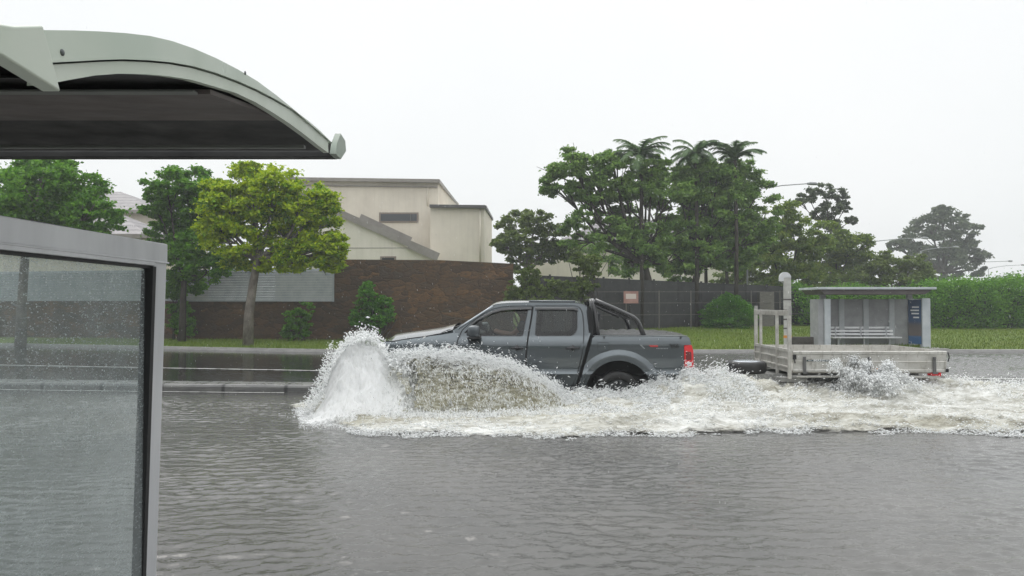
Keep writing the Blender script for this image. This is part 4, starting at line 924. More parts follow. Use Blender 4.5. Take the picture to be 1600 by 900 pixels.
def panel(name, poly, holes, m, parent, yf, step=.035, extra=(), lip=.03, both=True, flip=False):
    """side panel: 2D outline in (x,z), bent in y by yf(x,z), edges folded inwards"""
    P2 = []; E = []
    for pl in [poly] + list(holes) + list(extra):
        n0 = len(P2); P2 += [Vector(p) for p in pl]; E += [(n0 + i, n0 + (i + 1) % len(pl)) for i in range(len(pl))]
    xs_ = [p[0] for p in poly]; zs_ = [p[1] for p in poly]
    gx, gz = np.meshgrid(np.arange(min(xs_) + step / 2, max(xs_), step), np.arange(min(zs_) + step / 2, max(zs_), step * .6)); G = np.stack([gx.ravel(), gz.ravel()], 1)
    k = inpoly(G, poly)
    for h_ in holes: k &= ~inpoly(G, h_)
    P2 += [Vector((float(a), float(b))) for a, b in G[k]]
    vs, es, fs, *_ = delaunay_2d_cdt(P2, E, [], 0, 1e-5)
    A = np.array([(v_.x, v_.y) for v_ in vs]); F_ = np.array([f for f in fs]); C_ = A[F_].mean(1); k = inpoly(C_, poly)
    for h_ in holes: k &= ~inpoly(C_, h_)
    F_ = F_[k]
    Y_ = yf(A[:, 0], A[:, 1]); V = np.stack([A[:, 0], Y_, A[:, 1]], 1)
    ed = {}
    for f in F_:
        for i in range(3):
            e = (int(f[i]), int(f[(i + 1) % 3])); ed[e] = 1
    bd = [e for e in ed if (e[1], e[0]) not in ed]
    vs_ = [tuple(q) for q in V]; fs_l = [tuple(int(i) for i in f) for f in F_]; mp__ = {}
    for a, b in bd:
        for q in (a, b):
            if q not in mp__: mp__[q] = len(vs_); vs_.append((V[q][0], V[q][1] + lip, V[q][2]))
        fs_l.append((b, a, mp__[a], mp__[b]))
    b = MB(); b.add(vs_, fs_l)
    o = b.build(name, m, parent, smooth=False, recalc=False)
    bm = bmesh.new(); bm.from_mesh(o.data); bmesh.ops.delete(bm, geom=[v_ for v_ in bm.verts if not v_.link_faces], context='VERTS')
    # flat triangles facing outwards: fix orientation by y
    bm.normal_update()
    for f in bm.faces:
        f.smooth = True
    bmesh.ops.recalc_face_normals(bm, faces=bm.faces)
    bm.to_mesh(o.data); bm.free()
    e = o.modifiers.new('edge', 'EDGE_SPLIT'); e.split_angle = R(38)
    if both:
        o2 = o.copy(); o2.data = o.data.copy(); COL.objects.link(o2)
        for v_ in o2.data.vertices: v_.co.y = TW - v_.co.y
        o2.data.flip_normals()
    return o
P_ = lambda L: [(tx(a), tz(b)) for a, b in L]
sill = 608
front_win = rounded(P_([(727, 525.5), (737, 507.5), (752, 496), (768, 487.5), (782, 484.2), (800, 482.6), (825.5, 482.4), (817, 526)]), .04)
rear_win = rounded(P_([(839, 484), (899, 484), (903, 488), (902.5, 517), (895, 525.5), (835.5, 525.7)]), .05)
cab_poly = P_([(708, 515.5), (719, 508.5), (734, 499), (752, 487), (768, 477.5), (778, 474.6), (795, 473.2), (825, 472.6), (898, 473), (912, 475.5), (919, 480), (922.5, 490), (925, 516), (919.5, 530), (898, sill), (706, sill), (708, 560), (711, 545), (713, 533)])
bodyY = lambda x, z: side_y(x, z) + .014
body = panel('body', cab_poly, [front_win, rear_win], M['paint'], truck, bodyY)
fd_poly = rounded(P_([(721, 516), (735.5, 503.5), (753, 491.5), (769, 483), (783, 479.8), (800, 478.4), (832, 478), (829.5, 497), (824.3, 527), (822, 545), (820.3, 575), (819.5, sill), (711.5, sill), (712.5, 557), (714.5, 533)]), .03)
rd_poly = rounded(P_([(833.6, 478), (901, 478), (907.5, 481.5), (911, 490), (912.5, 510), (912, 528), (908.5, 555), (903, 578), (895, 601), (884, sill), (821, sill), (821.8, 575), (823.4, 545), (825.7, 527), (831, 497)]), .03)
for nm, pl, hl in (('front_door', fd_poly, front_win), ('rear_door', rd_poly, rear_win)):
    d = panel('door', pl, [hl], M['paint'], truck, side_y, both=False)
    d2 = d.copy(); d2.data = d.data.copy(); COL.objects.link(d2)
    for v_ in d2.data.vertices: v_.co.y = TW - v_.co.y
    d2.data.flip_normals()
    for d_o, s_ in ((d, 0), (d2, 1)):
        hx_ = tx(807.5 if nm[0] == 'f' else 894.5); hzz = tz(544); yv = float(side_y(hx_, hzz))
        b = MB(); Y = lambda y: TW - y if s_ else y
        def pts_(L): return [(hx_ + a, Y(yv + c_), hzz + e) for a, c_, e in L]
        b.tube(pts_([(-.10, -.006, -.008), (-.085, -.022, 0), (-.02, -.032, .004), (.05, -.030, .004), (.095, -.020, .002), (.105, -.004, -.004)]), [.012, .017, .018, .018, .016, .010], 10)
        b.tube(pts_([(-.055, .006, .006), (0, -.004, .022), (.055, .006, .006)]), [.010, .036, .010], 10)
        b.tube(pts_([(-.04, .008, -.018), (0, .002, -.022), (.04, .008, -.018)]), [.008, .022, .008], 8)
        b.build('handle', M['black_plastic'], d_o, smooth=True)
        # glass follows the frame
    for s_, do in ((0, d), (1, d2)):
        g_ = panel('window', hl, [], M['carglass'], do, (lambda x, z: side_y(x, z) + .022) if not s_ else (lambda x, z: side_y(x, z) + .022), both=False, lip=.002, step=3.)
        if s_:
            for v_ in g_.data.vertices: v_.co.y = TW - v_.co.y
def seam(pl, r=.006, yf=side_y):
    for s_ in (0, 1):
        b = MB(); q = [(x, float(yf(np.array(x), np.array(z))) + .003, z) for x, z in pl]; q.append(q[0]); b.tube([(x, TW - y if s_ else y, z) for x, y, z in q], r, 6, caps=False)
        b.build('door_seam', M['dark'], truck)
def grow(pl, d_):
    c_ = np.mean(pl, 0); return [(x + d_ * np.sign(x - c_[0]), z + d_ * np.sign(z - c_[1])) for x, z in pl]
seam(fd_poly, .008); seam(rd_poly, .008)
# window gaskets and rain shields above the near windows
def ribbon(name, L, w_lo, out_, m, parent, both=True):
    for s_ in ((0, 1) if both else (0,)):
        b = MB(); vs = []; n = len(L)
        for (a, c_) in L:
            x, z = tx(a), tz(c_); y = float(side_y(x, z)); y2 = float(side_y(x, z - w_lo))
            q = [(x, y - .006, z), (x, y - out_, z - w_lo * .3), (x, y2 - out_, z - w_lo), (x, y2 - .002, z - w_lo)]
            vs += [(p[0], TW - p[1] if s_ else p[1], p[2]) for p in q]
        b.add(vs, [(4 * i + k, 4 * i + 4 + k, 4 * i + 4 + (k + 1) % 4, 4 * i + (k + 1) % 4) for i in range(n - 1) for k in range(4)] + [(0, 1, 2, 3), (4 * n - 1, 4 * n - 2, 4 * n - 3, 4 * n - 4)])
        b.build(name, m, parent, smooth=False, bevel=.003)
M['shield'] = mat('smoked plastic shield', (.012, .013, .014), .1, 0, .6, coat=.6)
ribbon('rain_shield', [(734, 506.5), (744, 498), (756, 491.3), (768, 485.6), (782, 481.6), (800, 480.0), (831, 479.3)], .042, .03, M['shield'], truck)
ribbon('rain_shield', [(836, 479.6), (870, 479.4), (898, 479.6), (904, 482)], .045, .03, M['shield'], truck)
for pl in (front_win, rear_win):
    for s_ in (0, 1):
        b = MB(); n = len(pl); c_ = np.mean(pl, 0)
        for k_, (ia, off) in enumerate([(1.0, .004), (.955, .016)]): pass
        inn_ = [((p[0] - c_[0]) * .965 + c_[0], (p[1] - c_[1]) * .93 + c_[1]) for p in pl]
        o1 = [(x, float(side_y(x, z)) + .012, z) for x, z in pl]; o2 = [(x, float(side_y(x, z)) + .014, z) for x, z in inn_]
        vs = [(x, TW - y if s_ else y, z) for x, y, z in o1 + o2]
        b.add(vs, [(i, (i + 1) % n, n + (i + 1) % n, n + i) for i in range(n)])
        b.build('window_seal', M['black_plastic'], truck)
# front fender with wheel opening
fen = P_([(596, 534.5), (612, 534), (638, 529.6), (663, 526.4), (686, 522), (699, 516.3), (709, 515.5), (717.5, 517), (713, 533), (710.5, 557), (709.5, sill), (586, sill), (588, 560), (590, 546)])
fy = lambda x, z: side_y(x, z) + flare(x, z, ARC_F, .56, .66, .735) + .10 * np.clip((z - np.interp(x, [tx(590), tx(710)], [tz(545), tz(528)])) / .2, 0, 1) ** 2
panel('front_fender', fen, [circle(ARC_F, .56)], M['paint'], truck, fy, extra=[circle(ARC_F, .66), circle(ARC_F, .735)], step=.03)
# bed side with rear wheel opening
bed = rounded(P_([(925.5, 527.5), (930, 525.2), (1070, 525.4), (1075.5, 527), (1078, 536), (1080, 560), (1080.5, 576), (1079.5, 596), (1040, 600), (1018, sill), (901, sill), (911, 578), (921, 545)]), .02)
by = lambda x, z: side_y(x, z) * (1 - .0) - .03 * np.clip((z - .95) / .18, 0, 1) + flare(x, z, ARC_R)
bs = panel('bed_side', bed, [circle(ARC_R, .54), rounded(P_([(1066.5, 538.5), (1080, 538), (1084, 538), (1084, 575), (1067, 574)]), .015)], M['paint'], truck, by, extra=[circle(ARC_R, .63), circle(ARC_R, .715)], step=.03)
# black gap between cab and bed, wheel wells, chassis
for s_ in (0, 1):
    b = MB(); q = [(tx(918), tz(480)), (tx(924), tz(484)), (tx(928), tz(530)), (tx(903), tz(606)), (tx(894), tz(606)), (tx(921), tz(528))]
    yv = .10
    b.prism(q, (TW - .16 if s_ else .10), (TW - .10 if s_ else .16), 'xz')
    b.build('cab_gap_trim', M['dark'], truck)
for c_ in (ARC_R, ARC_F):
    for s_ in (0, 1):
        b = MB(); n = 24; R0 = .60; ya, yb_ = (.05, .42) if not s_ else (TW - .05, TW - .42)
        pts = [(c_[0] + R0 * math.cos(t), c_[1] + R0 * math.sin(t)) for t in np.linspace(-.5, math.pi + .5, n)]
        b.add([(x, ya, z) for x, z in pts] + [(x, yb_, z) for x, z in pts], [(i, i + 1, n + i + 1, n + i) for i in range(n - 1)])
        b.add([(x, yb_, z) for x, z in pts], [tuple(range(n))])
        b.build('wheel_well', M['dark'], truck, recalc=False)
b = MB(); b.box(tx(600), tx(1075), .45, .57, .22, .36); b.box(tx(600), tx(1075), TW - .57, TW - .45, .22, .36); b.box(tx(700), tx(905), .12, TW - .12, .24, .34); b.tube([(ARC_R[0], .2, .19), (ARC_R[0], TW - .2, .19)], .05, 8); b.box(tx(930), tx(1070), .2, TW - .2, .42, .48)
b.build('chassis', M['dark'], truck)
# fuel flap, mudguard liner line
fl = rounded(P_([(933, 534.5), (951, 534.5), (951.5, 546), (947, 549.5), (933, 548.5)]), .02)
b = MB(); n = len(fl); i2 = [((x - tx(942)) * .93 + tx(942), (z - tz(541.5)) * .9 + tz(541.5)) for x, z in fl]
b.add([(x, float(by(np.array(x), np.array(z))) - .003, z) for x, z in fl] + [(x, float(by(np.array(x), np.array(z))) - .003, z) for x, z in i2], [(i, (i + 1) % n, n + (i + 1) % n, n + i) for i in range(n)])
b.build('fuel_flap_seam', M['dark'], truck)
# roof, windscreen, rear screen, bonnet: lofts across the width
def loft(name, st, m, parent, crown=.03, n=25, edge=.05, ep=6, yf=None, recalc=True, t=1.0):
    V = []; 
    for (x, z, *e) in st:
        yi = (e[0] if e else float(side_y(x, z)) + .006); cr = e[1] if len(e) > 1 else crown
        for k in range(n):
            u = -math.cos(math.pi * k / (n - 1)); yc = TW / 2 + u * (TW / 2 - yi)
            V.append((x + (e[2] * u * u if len(e) > 2 else 0), yc, z + cr * (1 - abs(u) ** 2.4)))
    b = MB(); b.add(V, [(i * n + k, i * n + k + 1, (i + 1) * n + k + 1, (i + 1) * n + k) for i in range(len(st) - 1) for k in range(n - 1)])
    return b.build(name, m, parent, smooth=True)
rf = [(765, 479), (768, 477.2), (773, 475.4), (780, 474.2), (795, 473), (825, 472.4), (865, 472.4), (898, 472.8), (908, 474.2), (915, 476.5), (919.5, 480.5), (921, 486)]
loft('roof', [(tx(a), tz(c_), float(side_y(tx(a), tz(c_))) + .008, .045) for a, c_ in rf], M['paint'], truck)
for s_ in (0, 1):
    b = MB(); L_ = [(tx(826), .32, tz(470.5)), (tx(900), .32, tz(471))]
    b.tube([(x, TW - y if s_ else y, z) for x, y, z in L_], [.016, .016], 8)
    b.build('roof_rib', M['paint'], truck, smooth=True)
ws = [(711, 514.8), (725, 505.5), (740, 495.8), (755, 486), (766, 478.6)]
loft('windshield', [(tx(a), tz(c_), float(side_y(tx(a), tz(c_))) + .045, .035, .14) for a, c_ in ws], M['carglass'], truck)
M['bright_trim'] = mat('bright trim', (.3, .33, .35), .2, .7, coat=.5)
for s_ in (0, 1):
    b = MB(); L_ = [(tx(a) + .03, float(side_y(tx(a), tz(c_))) + .026, tz(c_) + .004) for a, c_ in ws]; b.tube([(x, TW - y if s_ else y, z) for x, y, z in L_], .022, 8)
    b.build('windshield_trim', M['bright_trim'], truck, smooth=True)
loft('rear_window', [(tx(921), tz(486), .30, .02), (tx(923.5), tz(500), .28, .02), (tx(925), tz(516), .27, .02)], M['carglass'], truck)
b = MB(); b.box(tx(922), tx(925), .1, TW - .1, tz(545), tz(516)); b.build('cab_back', M['paint'], truck)
hd = [(588, 541), (591, 536.5), (596, 534.4), (604, 532.8), (620, 530.4), (640, 527.6), (663, 524.6), (684, 521.0), (698, 517.2), (706, 515.6)]
loft('bonnet', [(tx(a), tz(c_), .085 + .07 * max(0, (640 - a) / 60) ** 1.5, .085 if a > 596 else .05, .16 if a < 640 else .16 * (706 - a) / 66) for a, c_ in hd], M['paint'], truck)
b = MB(); 
for s_ in (0, 1):
    L_ = [(tx(a), fy(np.array(tx(a)), np.array(tz(c_) + 0.0)) - .002, tz(c_) + .004) for a, c_ in [(598, 534.4), (612, 534), (638, 529.6), (663, 526.4), (686, 522), (699, 516.3), (708, 515)]]
    b.tube([(x, TW - float(y) if s_ else float(y), z) for x, y, z in L_], .006, 5)
b.build('bonnet_seam', M['dark'], truck)
b = MB(); b.box(tx(697), tx(713), .2, TW - .2, tz(519), tz(515.5))
for y0 in (.45, 1.15): b.tube([(tx(703), y0, tz(513.5)), (tx(709), y0 + .3, tz(511.5)), (tx(716), y0 + .62, tz(509))], .012, 6)
b.build('wiper_cowl', M['black_plastic'], truck, smooth=False)
# nose: grille, lamps, bumper
NX = tx(583)
b = MB(); b.prism([(NX + .04, tz(538)), (NX + .01, tz(548)), (NX, tz(565)), (NX + .05, tz(565)), (NX + .1, tz(538))], .42, TW - .42, 'xz'); gr = b.build('grille', M['black_plastic'], truck, bevel=.01)
b = MB(); 
for py in (541, 547, 553): b.box(NX - .01, NX + .04, .43, TW - .43, tz(py + .9), tz(py))
b.build('grille_bar', M['chrome'], gr, bevel=.003)
b = MB(); b.lathe([(0, -.02), (.075, -.02), (.08, -.01), (.08, .02)], 24, 'x', (NX - .005, TW / 2, tz(547))); b.build('round_emblem', M['chrome'], gr, smooth=True)
for s_ in (0, 1):
    q = lambda y: TW - y if s_ else y
    b = MB(); b.add([(tx(610), q(.135), tz(535.5)), (tx(610), q(.12), tz(548)), (tx(594), q(.20), tz(548.5)), (tx(584), q(.40), tz(549)), (tx(585.5), q(.41), tz(539)), (tx(596), q(.20), tz(536)), (tx(606), q(.3), tz(536)), (tx(606), q(.3), tz(548))],
                    [(0, 1, 2, 5), (5, 2, 3, 4), (0, 5, 4, 6), (1, 7, 3, 2), (4, 3, 7, 6), (0, 6, 7, 1)])
    hl_ = b.build('headlight', M['clear_lens'], truck, bevel=.008); 
    b = MB(); b.lathe([(.0, 0), (.045, 0), (.05, .015), (.05, .04)], 16, 'x', (tx(589.5), q(.30), tz(543.5))); b.build('lamp_ring', M['chrome'], hl_, smooth=True)
b = MB(); b.prism([(tx(598), tz(551)), (tx(581), tz(553)), (tx(577), tz(566)), (tx(577), tz(590)), (tx(583), tz(606)), (tx(610), tz(606)), (tx(606), tz(580))], .12, TW - .12, 'xz')
b.build('front_bumper', M['paint'], truck, bevel=.04, segs=3)
b = MB(); b.box(tx(575.5), tx(577) - .002, .55, TW - .55, tz(586), tz(570)); b.build('lower_intake', M['black_plastic'], truck, bevel=.01)
b = MB(); b.box(tx(575), tx(575.4), .79, TW - .79, tz(568), tz(557)); b.build('licence_plate', M['white_txt'], truck)
# tailgate, rear bumper, tail lamps
b = MB(); b.prism([(tx(1074), tz(526)), (tx(1077), tz(527.5)), (tx(1080), tz(575)), (tx(1075), tz(575))], .12, TW - .12, 'xz'); b.build('tailgate', M['paint'], truck, bevel=.01)
b = MB(); b.prism([(tx(1074), tz(576.5)), (tx(1086), tz(578)), (tx(1088), tz(590)), (tx(1076), tz(594))], .10, TW - .10, 'xz'); b.build('rear_bumper', M['paint'], truck, bevel=.02)
b = MB(); b.box(tx(1070), tx(1094), TW / 2 - .04, TW / 2 + .04, .30, .37); b.lathe([(0, .43), (.02, .42), (.025, .40), (.015, .37), (.012, .33)], 14, 'z', (tx(1092), TW / 2, 0)); b.build('tow_hitch', M['black_plastic'], truck)
for s_ in (0, 1):
    q = lambda y: TW - y if s_ else y
    pl = rounded(P_([(1067, 539), (1079, 538.6), (1081.6, 548), (1082, 574), (1068, 574)]), .018)
    b = MB(); n = len(pl); y0 = float(by(np.array(tx(1070)), np.array(.8)))
    b.add([(x, q(y0 - .004 + .5 * max(0, x - tx(1076)) ** 1 * .5), z) for x, z in pl] + [(x, q(.16), z) for x, z in pl], [tuple(range(n))] + [(i, (i + 1) % n, n + (i + 1) % n, n + i) for i in range(n)])
    tl = b.build('tail_light', M['red_lens'], truck, bevel=.006)
    b = MB(); b.prism([(tx(1069.5), tz(549)), (tx(1078), tz(549)), (tx(1078.5), tz(562)), (tx(1069.5), tz(562))], q(y0 - .006), q(y0 + .01), 'xz'); b.build('dark_lens', M['red_dark'], tl, bevel=.004)
    b = MB(); b.prism([(tx(1071.5), tz(565)), (tx(1078.5), tz(565)), (tx(1078.5), tz(570.5)), (tx(1071.5), tz(570.5))], q(y0 - .008), q(y0 + .01), 'xz'); b.build('reverse_lens', M['clear_lens'], tl, bevel=.004)
# tonneau cover, bed rail caps
cv = [(926, 524.2), (940, 523.2), (980, 523.4), (1040, 524.0), (1074, 525.6)]
st_ = []
for k in range(60):
    a = 928 + (1075 - 928) * k / 59; z = np.interp(a, [c_[0] for c_ in cv], [tz(c_[1]) for c_ in cv]); st_.append((tx(a), z, .10, .055 * math.sin(math.pi * min(1, k / 59 * 1.0)) ** .4 + .012 * math.sin(k * .9)))
loft('tonneau_cover', st_, M['black_plastic'], truck)
M['rail_strip'] = mat('bed rail strip', (.25, .27, .28), .3, .5)
for s_ in (0, 1):
    ya, yb_ = (.035, .11); ya, yb_ = (TW - yb_, TW - ya) if s_ else (ya, yb_)
    b = MB(); b.box(tx(927), tx(1073), ya, yb_, tz(525.2), tz(524.2)); b.build('rail_cap', M['rail_strip'], truck, bevel=.003)
for px in (943.5, 1062): b = MB(); b.box(tx(px - 1), tx(px + 1), .0, .03, tz(527.6), tz(525.2)); b.build('cover_clip', M['black_plastic'], truck)
# sports bar
yA = .14; b = MB(); zt_ = tz(469)
def rnd(pts, r=.09):
    out = [Vector(pts[0])]
    for i in range(1, len(pts) - 1):
        p = Vector(pts[i]); a = Vector(pts[i - 1]) - p; c_ = Vector(pts[i + 1]) - p; q0 = p + a.normalized() * min(r, a.length * .45); q1 = p + c_.normalized() * min(r, c_.length * .45)
        out += [q0 * (1 - t) ** 2 + p * 2 * t * (1 - t) + q1 * t * t for t in np.linspace(0, 1, 6)]
    return out + [Vector(pts[-1])]
b.tube(rnd([(tx(935), yA, tz(526)), (tx(932), yA + .02, tz(500)), (tx(928), yA + .10, zt_), (tx(928), TW - yA - .10, zt_), (tx(932), TW - yA - .02, tz(500)), (tx(935), TW - yA, tz(526))], .12), .036, 12)
b.tube(rnd([(tx(929.5), yA + .06, tz(526)), (tx(927), yA + .07, tz(500)), (tx(925), yA + .16, zt_ + .0), (tx(925), TW - yA - .16, zt_), (tx(927), TW - yA - .07, tz(500)), (tx(929.5), TW - yA - .06, tz(526))], .12), .028, 12)
for s_ in (0, 1):
    q = lambda y: TW - y if s_ else y
    b.tube(rnd([(tx(931), q(yA + .07), tz(469.5)), (tx(965), q(yA + .05), tz(484)), (tx(996), q(yA + .02), tz(498.5)), (tx(1007), q(yA), tz(526))], .10), .040, 12)
    b.tube(rnd([(tx(933), q(yA + .10), tz(474)), (tx(965), q(yA + .08), tz(488.5)), (tx(985), q(yA + .05), tz(498))], .10), .03, 10)
b.build('sports_bar', M['sports_bar'], truck, smooth=True)
# mirrors
for s_ in (0, 1):
    q = lambda y: TW - y if s_ else y
    b = MB(); N = 16; 
    prf = [(-.02, .55), (.0, .85), (.04, 1.0), (.10, 1.0), (.15, .92), (.165, .75)]
    cx_, cz_, cy_ = tx(741.5), tz(517.5), -.13
    for i_, (o_, s2) in enumerate(prf):
        for k in range(N):
            t = 2 * math.pi * k / N; cc, ss = math.cos(t), math.sin(t)
            sq = lambda v_: math.copysign(abs(v_) ** .6, v_)
            zz_ = sq(ss) * .098 * s2
            b.v.append((cx_ - .075 + o_ + .02 * (1 if ss > 0 else 0) * 0, q(cy_ + sq(cc) * .12 * s2), cz_ + zz_))
    b.f = [[i_ * N + k, i_ * N + (k + 1) % N, (i_ + 1) * N + (k + 1) % N, (i_ + 1) * N + k] for i_ in range(5) for k in range(N)] + [list(range(N)), [5 * N + k for k in range(N)][::-1]]; b.mi = [0] * len(b.f)
    mr = b.build('mirror', mat('mirror housing', (.06, .07, .078), .3, .3, coat=.5) if not s_ else bpy.data.materials['mirror housing'], truck, smooth=True)
    b = MB(); b.prism([(cx_ - .10, cz_ - .085), (cx_ + .10, cz_ - .07), (cx_ + .11, cz_ - .105), (cx_ - .12, cz_ - .115)], q(cy_ - .09), q(.06), 'xz'); b.build('mirror_arm', M['black_plastic'], mr, bevel=.012)
    b = MB(); b.prism([(tx(724), tz(526)), (tx(738), tz(526)), (tx(741), tz(508)), (tx(737), tz(508)), (tx(724.5), tz(520))], q(.085), q(.10), 'xz'); b.build('mirror_base', M['black_plastic'], mr)
# wheels
def wheel(parent, x, y, z, r, s, name='wheel', w=.25):
    tw_ = MB(); ri = r * .62
    prof = [(ri, -w * .36), (ri * 1.03, -w * .46), (r * .80, -w * .5), (r * .93, -w * .47), (r * .985, -w * .38), (r, -w * .25), (r, w * .25), (r * .985, w * .38), (r * .93, w * .47), (ri, w * .4)]
    tw_.lathe([(a, c_ * s) for a, c_ in prof], 48, 'y', (x, y, z)); t_ = tw_.build('wheel', M['rubber'], parent, smooth=True)
    b = MB(); b.lathe([(ri * 1.0, -w * .40 * s), (ri * .96, -w * .38 * s), (ri * .9, -w * .12 * s), (ri * .9, w * .3 * s)], 40, 'y', (x, y, z))
    for k in range(6):
        a = k * math.pi / 3 + .3; d_ = Vector((math.cos(a), 0, math.sin(a))); b.bar(Vector((x, y - w * .32 * s, z)) + d_ * .04, Vector((x, y - w * .37 * s, z)) + d_ * ri * .98, .055, .03, (0, 1, 0))
    b.lathe([(0, -w * .36 * s), (.05, -w * .36 * s), (.06, -w * .3 * s), (.06, 0)], 20, 'y', (x, y, z)); b.lathe([(0, -w * .05 * s), (ri * .9, -w * .05 * s)], 30, 'y', (x, y, z))
    b.build('rim', M['alloy'], t_, smooth=False); return t_
for c_ in (ARC_R, ARC_F):
    wheel(truck, c_[0], .19, .20, .375, 1); wheel(truck, c_[0], TW - .19, .20, .375, -1)
# side badge and lettering
ys_ = lambda px, py, f=by: float(f(np.array(tx(px)), np.array(tz(py)))) - .004
text_mesh('lettering', 'V6', .115, M['black_txt'], truck, (tx(1051), ys_(1051, 541) - .002, tz(540.5)), (R(90), 0, 0), .003, shear=.15, font_scale=1.15)
b = MB(); y_ = ys_(1020, 543) - .001
b.add([(tx(1012), y_, tz(538.8)), (tx(1026.5), y_, tz(538.8)), (tx(1026.5), y_, tz(541.6)), (tx(1015), y_, tz(541.6))], [(3, 2, 1, 0)]); b.build('side_stripe', M['red_txt'], truck, recalc=False)
b = MB(); b.add([(tx(998), y_ - .001, tz(538)), (tx(1043), y_ - .001, tz(538.4)), (tx(1043), y_ - .001, tz(539)), (tx(1001.5), y_ - .001, tz(538.8)), (tx(1006), y_ - .001, tz(543.5)), (tx(1007), y_ - .001, tz(544.5)), (tx(1005), y_ - .001, tz(544.5))], [(3, 2, 1, 0), (6, 5, 4, 3, 0)])
b.build('side_decal', M['silver_txt'], truck, recalc=False)
b = MB()
for k in range(8): b.add([(tx(1024 + k * 2.3), y_ - .001, tz(544.6)), (tx(1025.4 + k * 2.3), y_ - .001, tz(544.6)), (tx(1025.6 + k * 2.3), y_ - .001, tz(543.2)), (tx(1024.2 + k * 2.3), y_ - .001, tz(543.2))], [(0, 1, 2, 3)])
b.build('side_decal', M['silver_txt'], truck, recalc=False)
fyy = float(fy(np.array(tx(702)), np.array(tz(543)))) - .006
b = MB()
for dx in (-.022, .022): b.lathe([(.018, 0), (.018, -.006), (.030, -.006), (.030, 0)], 20, 'y', (tx(702) + dx, fyy, tz(542.4)))
b.box(tx(702) - .03, tx(702) + .03, fyy - .003, fyy + .004, tz(542.4) + .024, tz(542.4) + .032); b.box(tx(702) - .03, tx(702) + .03, fyy - .003, fyy + .004, tz(542.4) - .032, tz(542.4) - .024)
b.build('fender_badge', M['chrome'], truck, smooth=False)
b = MB(); b.lathe([(0, -.004), (.012, -.004), (.012, 0)], 12, 'y', (tx(702), fyy - .001, tz(542.4))); b.build('badge_centre', M['red_txt'], truck)
b = MB()
for k in range(5): b.box(tx(698.6 + k * 1.5), tx(699.6 + k * 1.5), fyy - .002, fyy + .003, tz(547.5), tz(546))
b.build('badge_text', M['silver_txt'], truck)
# interior
for y0 in (.38, 1.12):
    for x0, nm in ((tx(776), 'seat'), (tx(868), 'seat')):
        b = MB(); b.box(x0, x0 + .50, y0, y0 + .46, .62, .80); b.prism([(x0 + .46, .72), (x0 + .60, .72), (x0 + .74, 1.30), (x0 + .62, 1.32)], y0, y0 + .46, 'xz'); b.prism([(x0 + .67, 1.34), (x0 + .74, 1.34), (x0 + .77, 1.50), (x0 + .69, 1.50)], y0 + .1, y0 + .36, 'xz')
        b.build('seat', M['seat_cloth'], truck, bevel=.05, segs=3)
b = MB(); b.prism([(tx(712), 1.14), (tx(735), 1.19), (tx(747), 1.15), (tx(748), .85), (tx(712), .6)], .12, TW - .12, 'xz'); b.build('dashboard', M['black_plastic'], truck, bevel=.02)
b = MB(); wc = Vector((tx(762), 1.35, 1.10)); ax = Vector((1, 0, .45)).normalized(); u = Vector((0, 1, 0)); w_ = ax.cross(u)
ring_ = [wc + (u * math.cos(t) + w_ * math.sin(t)) * .18 for t in np.linspace(0, 2 * math.pi, 25)]; b.tube(ring_, .016, 8); b.bar(wc - u * .17, wc + u * .17, .03, .02); b.tube([wc, wc - ax * .25], .03, 8); b.build('steering_wheel', M['black_plastic'], truck, smooth=True)
b = MB(); b.box(tx(700), tx(922), .14, TW - .14, .40, .60); b.build('cab_floor', M['dark'], truck)
b = MB(); b.prism([(tx(770), tz(478)), (tx(915), tz(477)), (tx(915), tz(475.5)), (tx(772), tz(476.5))], .27, TW - .27, 'xz'); b.build('headliner', M['seat_cloth'], truck)

# driver
def skin_body(name, nodes, edges, m, parent, sub=2):
    me = bpy.data.meshes.new(name); me.from_pydata([n_[0] for n_ in nodes], edges, []); o = bpy.data.objects.new(name, me); COL.objects.link(o); o.parent = parent; me.materials.append(m)
    md = o.modifiers.new('skin', 'SKIN'); md.use_smooth_shade = True; 
    if not me.skin_vertices: 
        bm = bmesh.new(); bm.from_mesh(me); bm.verts.layers.skin.verify(); bm.to_mesh(me); bm.free()
    for i, n_ in enumerate(nodes): me.skin_vertices[0].data[i].radius = n_[1] if hasattr(n_[1], '__len__') else (n_[1], n_[1])
    me.skin_vertices[0].data[0].use_root = True
    sb_ = o.modifiers.new('sub', 'SUBSURF'); sb_.levels = sub; sb_.render_levels = sub; return o
dx, dy = tx(809), 1.35
drv = empty('person', (0, 0, 0), label='driver in a dark shirt holding the steering wheel inside the pick-up', cat='person'); drv.parent = None
drv.matrix_world = Matrix.Translation((0, TD, 0)) @ Matrix.Rotation(R(-1.9), 4, 'Z')
N = [((dx, dy, .86), (.15, .13)), ((dx + .04, dy, 1.05), (.16, .12)), ((dx + .08, dy, 1.25), (.17, .11)), ((dx + .08, dy, 1.36), (.07, .07)), ((dx + .06, dy, 1.42), (.055, .055)),
     ((dx + .02, dy, 1.50), (.085, .10)), ((dx + .02, dy, 1.58), (.08, .095)),
     ((dx + .07, dy - .20, 1.28), .06), ((dx - .14, dy - .26, 1.10), .045), ((dx - .38, dy - .18, 1.15), .036), ((dx - .46, dy - .15, 1.18), (.03, .045)),
     ((dx + .07, dy + .20, 1.28), .06), ((dx - .14, dy + .24, 1.10), .045), ((dx - .38, dy + .18, 1.15), .036), ((dx - .46, dy + .15, 1.18), (.03, .045)),
     ((dx - .40, dy - .1, .86), .075), ((dx - .62, dy - .12, .62), .05), ((dx - .40, dy + .1, .86), .075), ((dx - .62, dy + .12, .62), .05)]
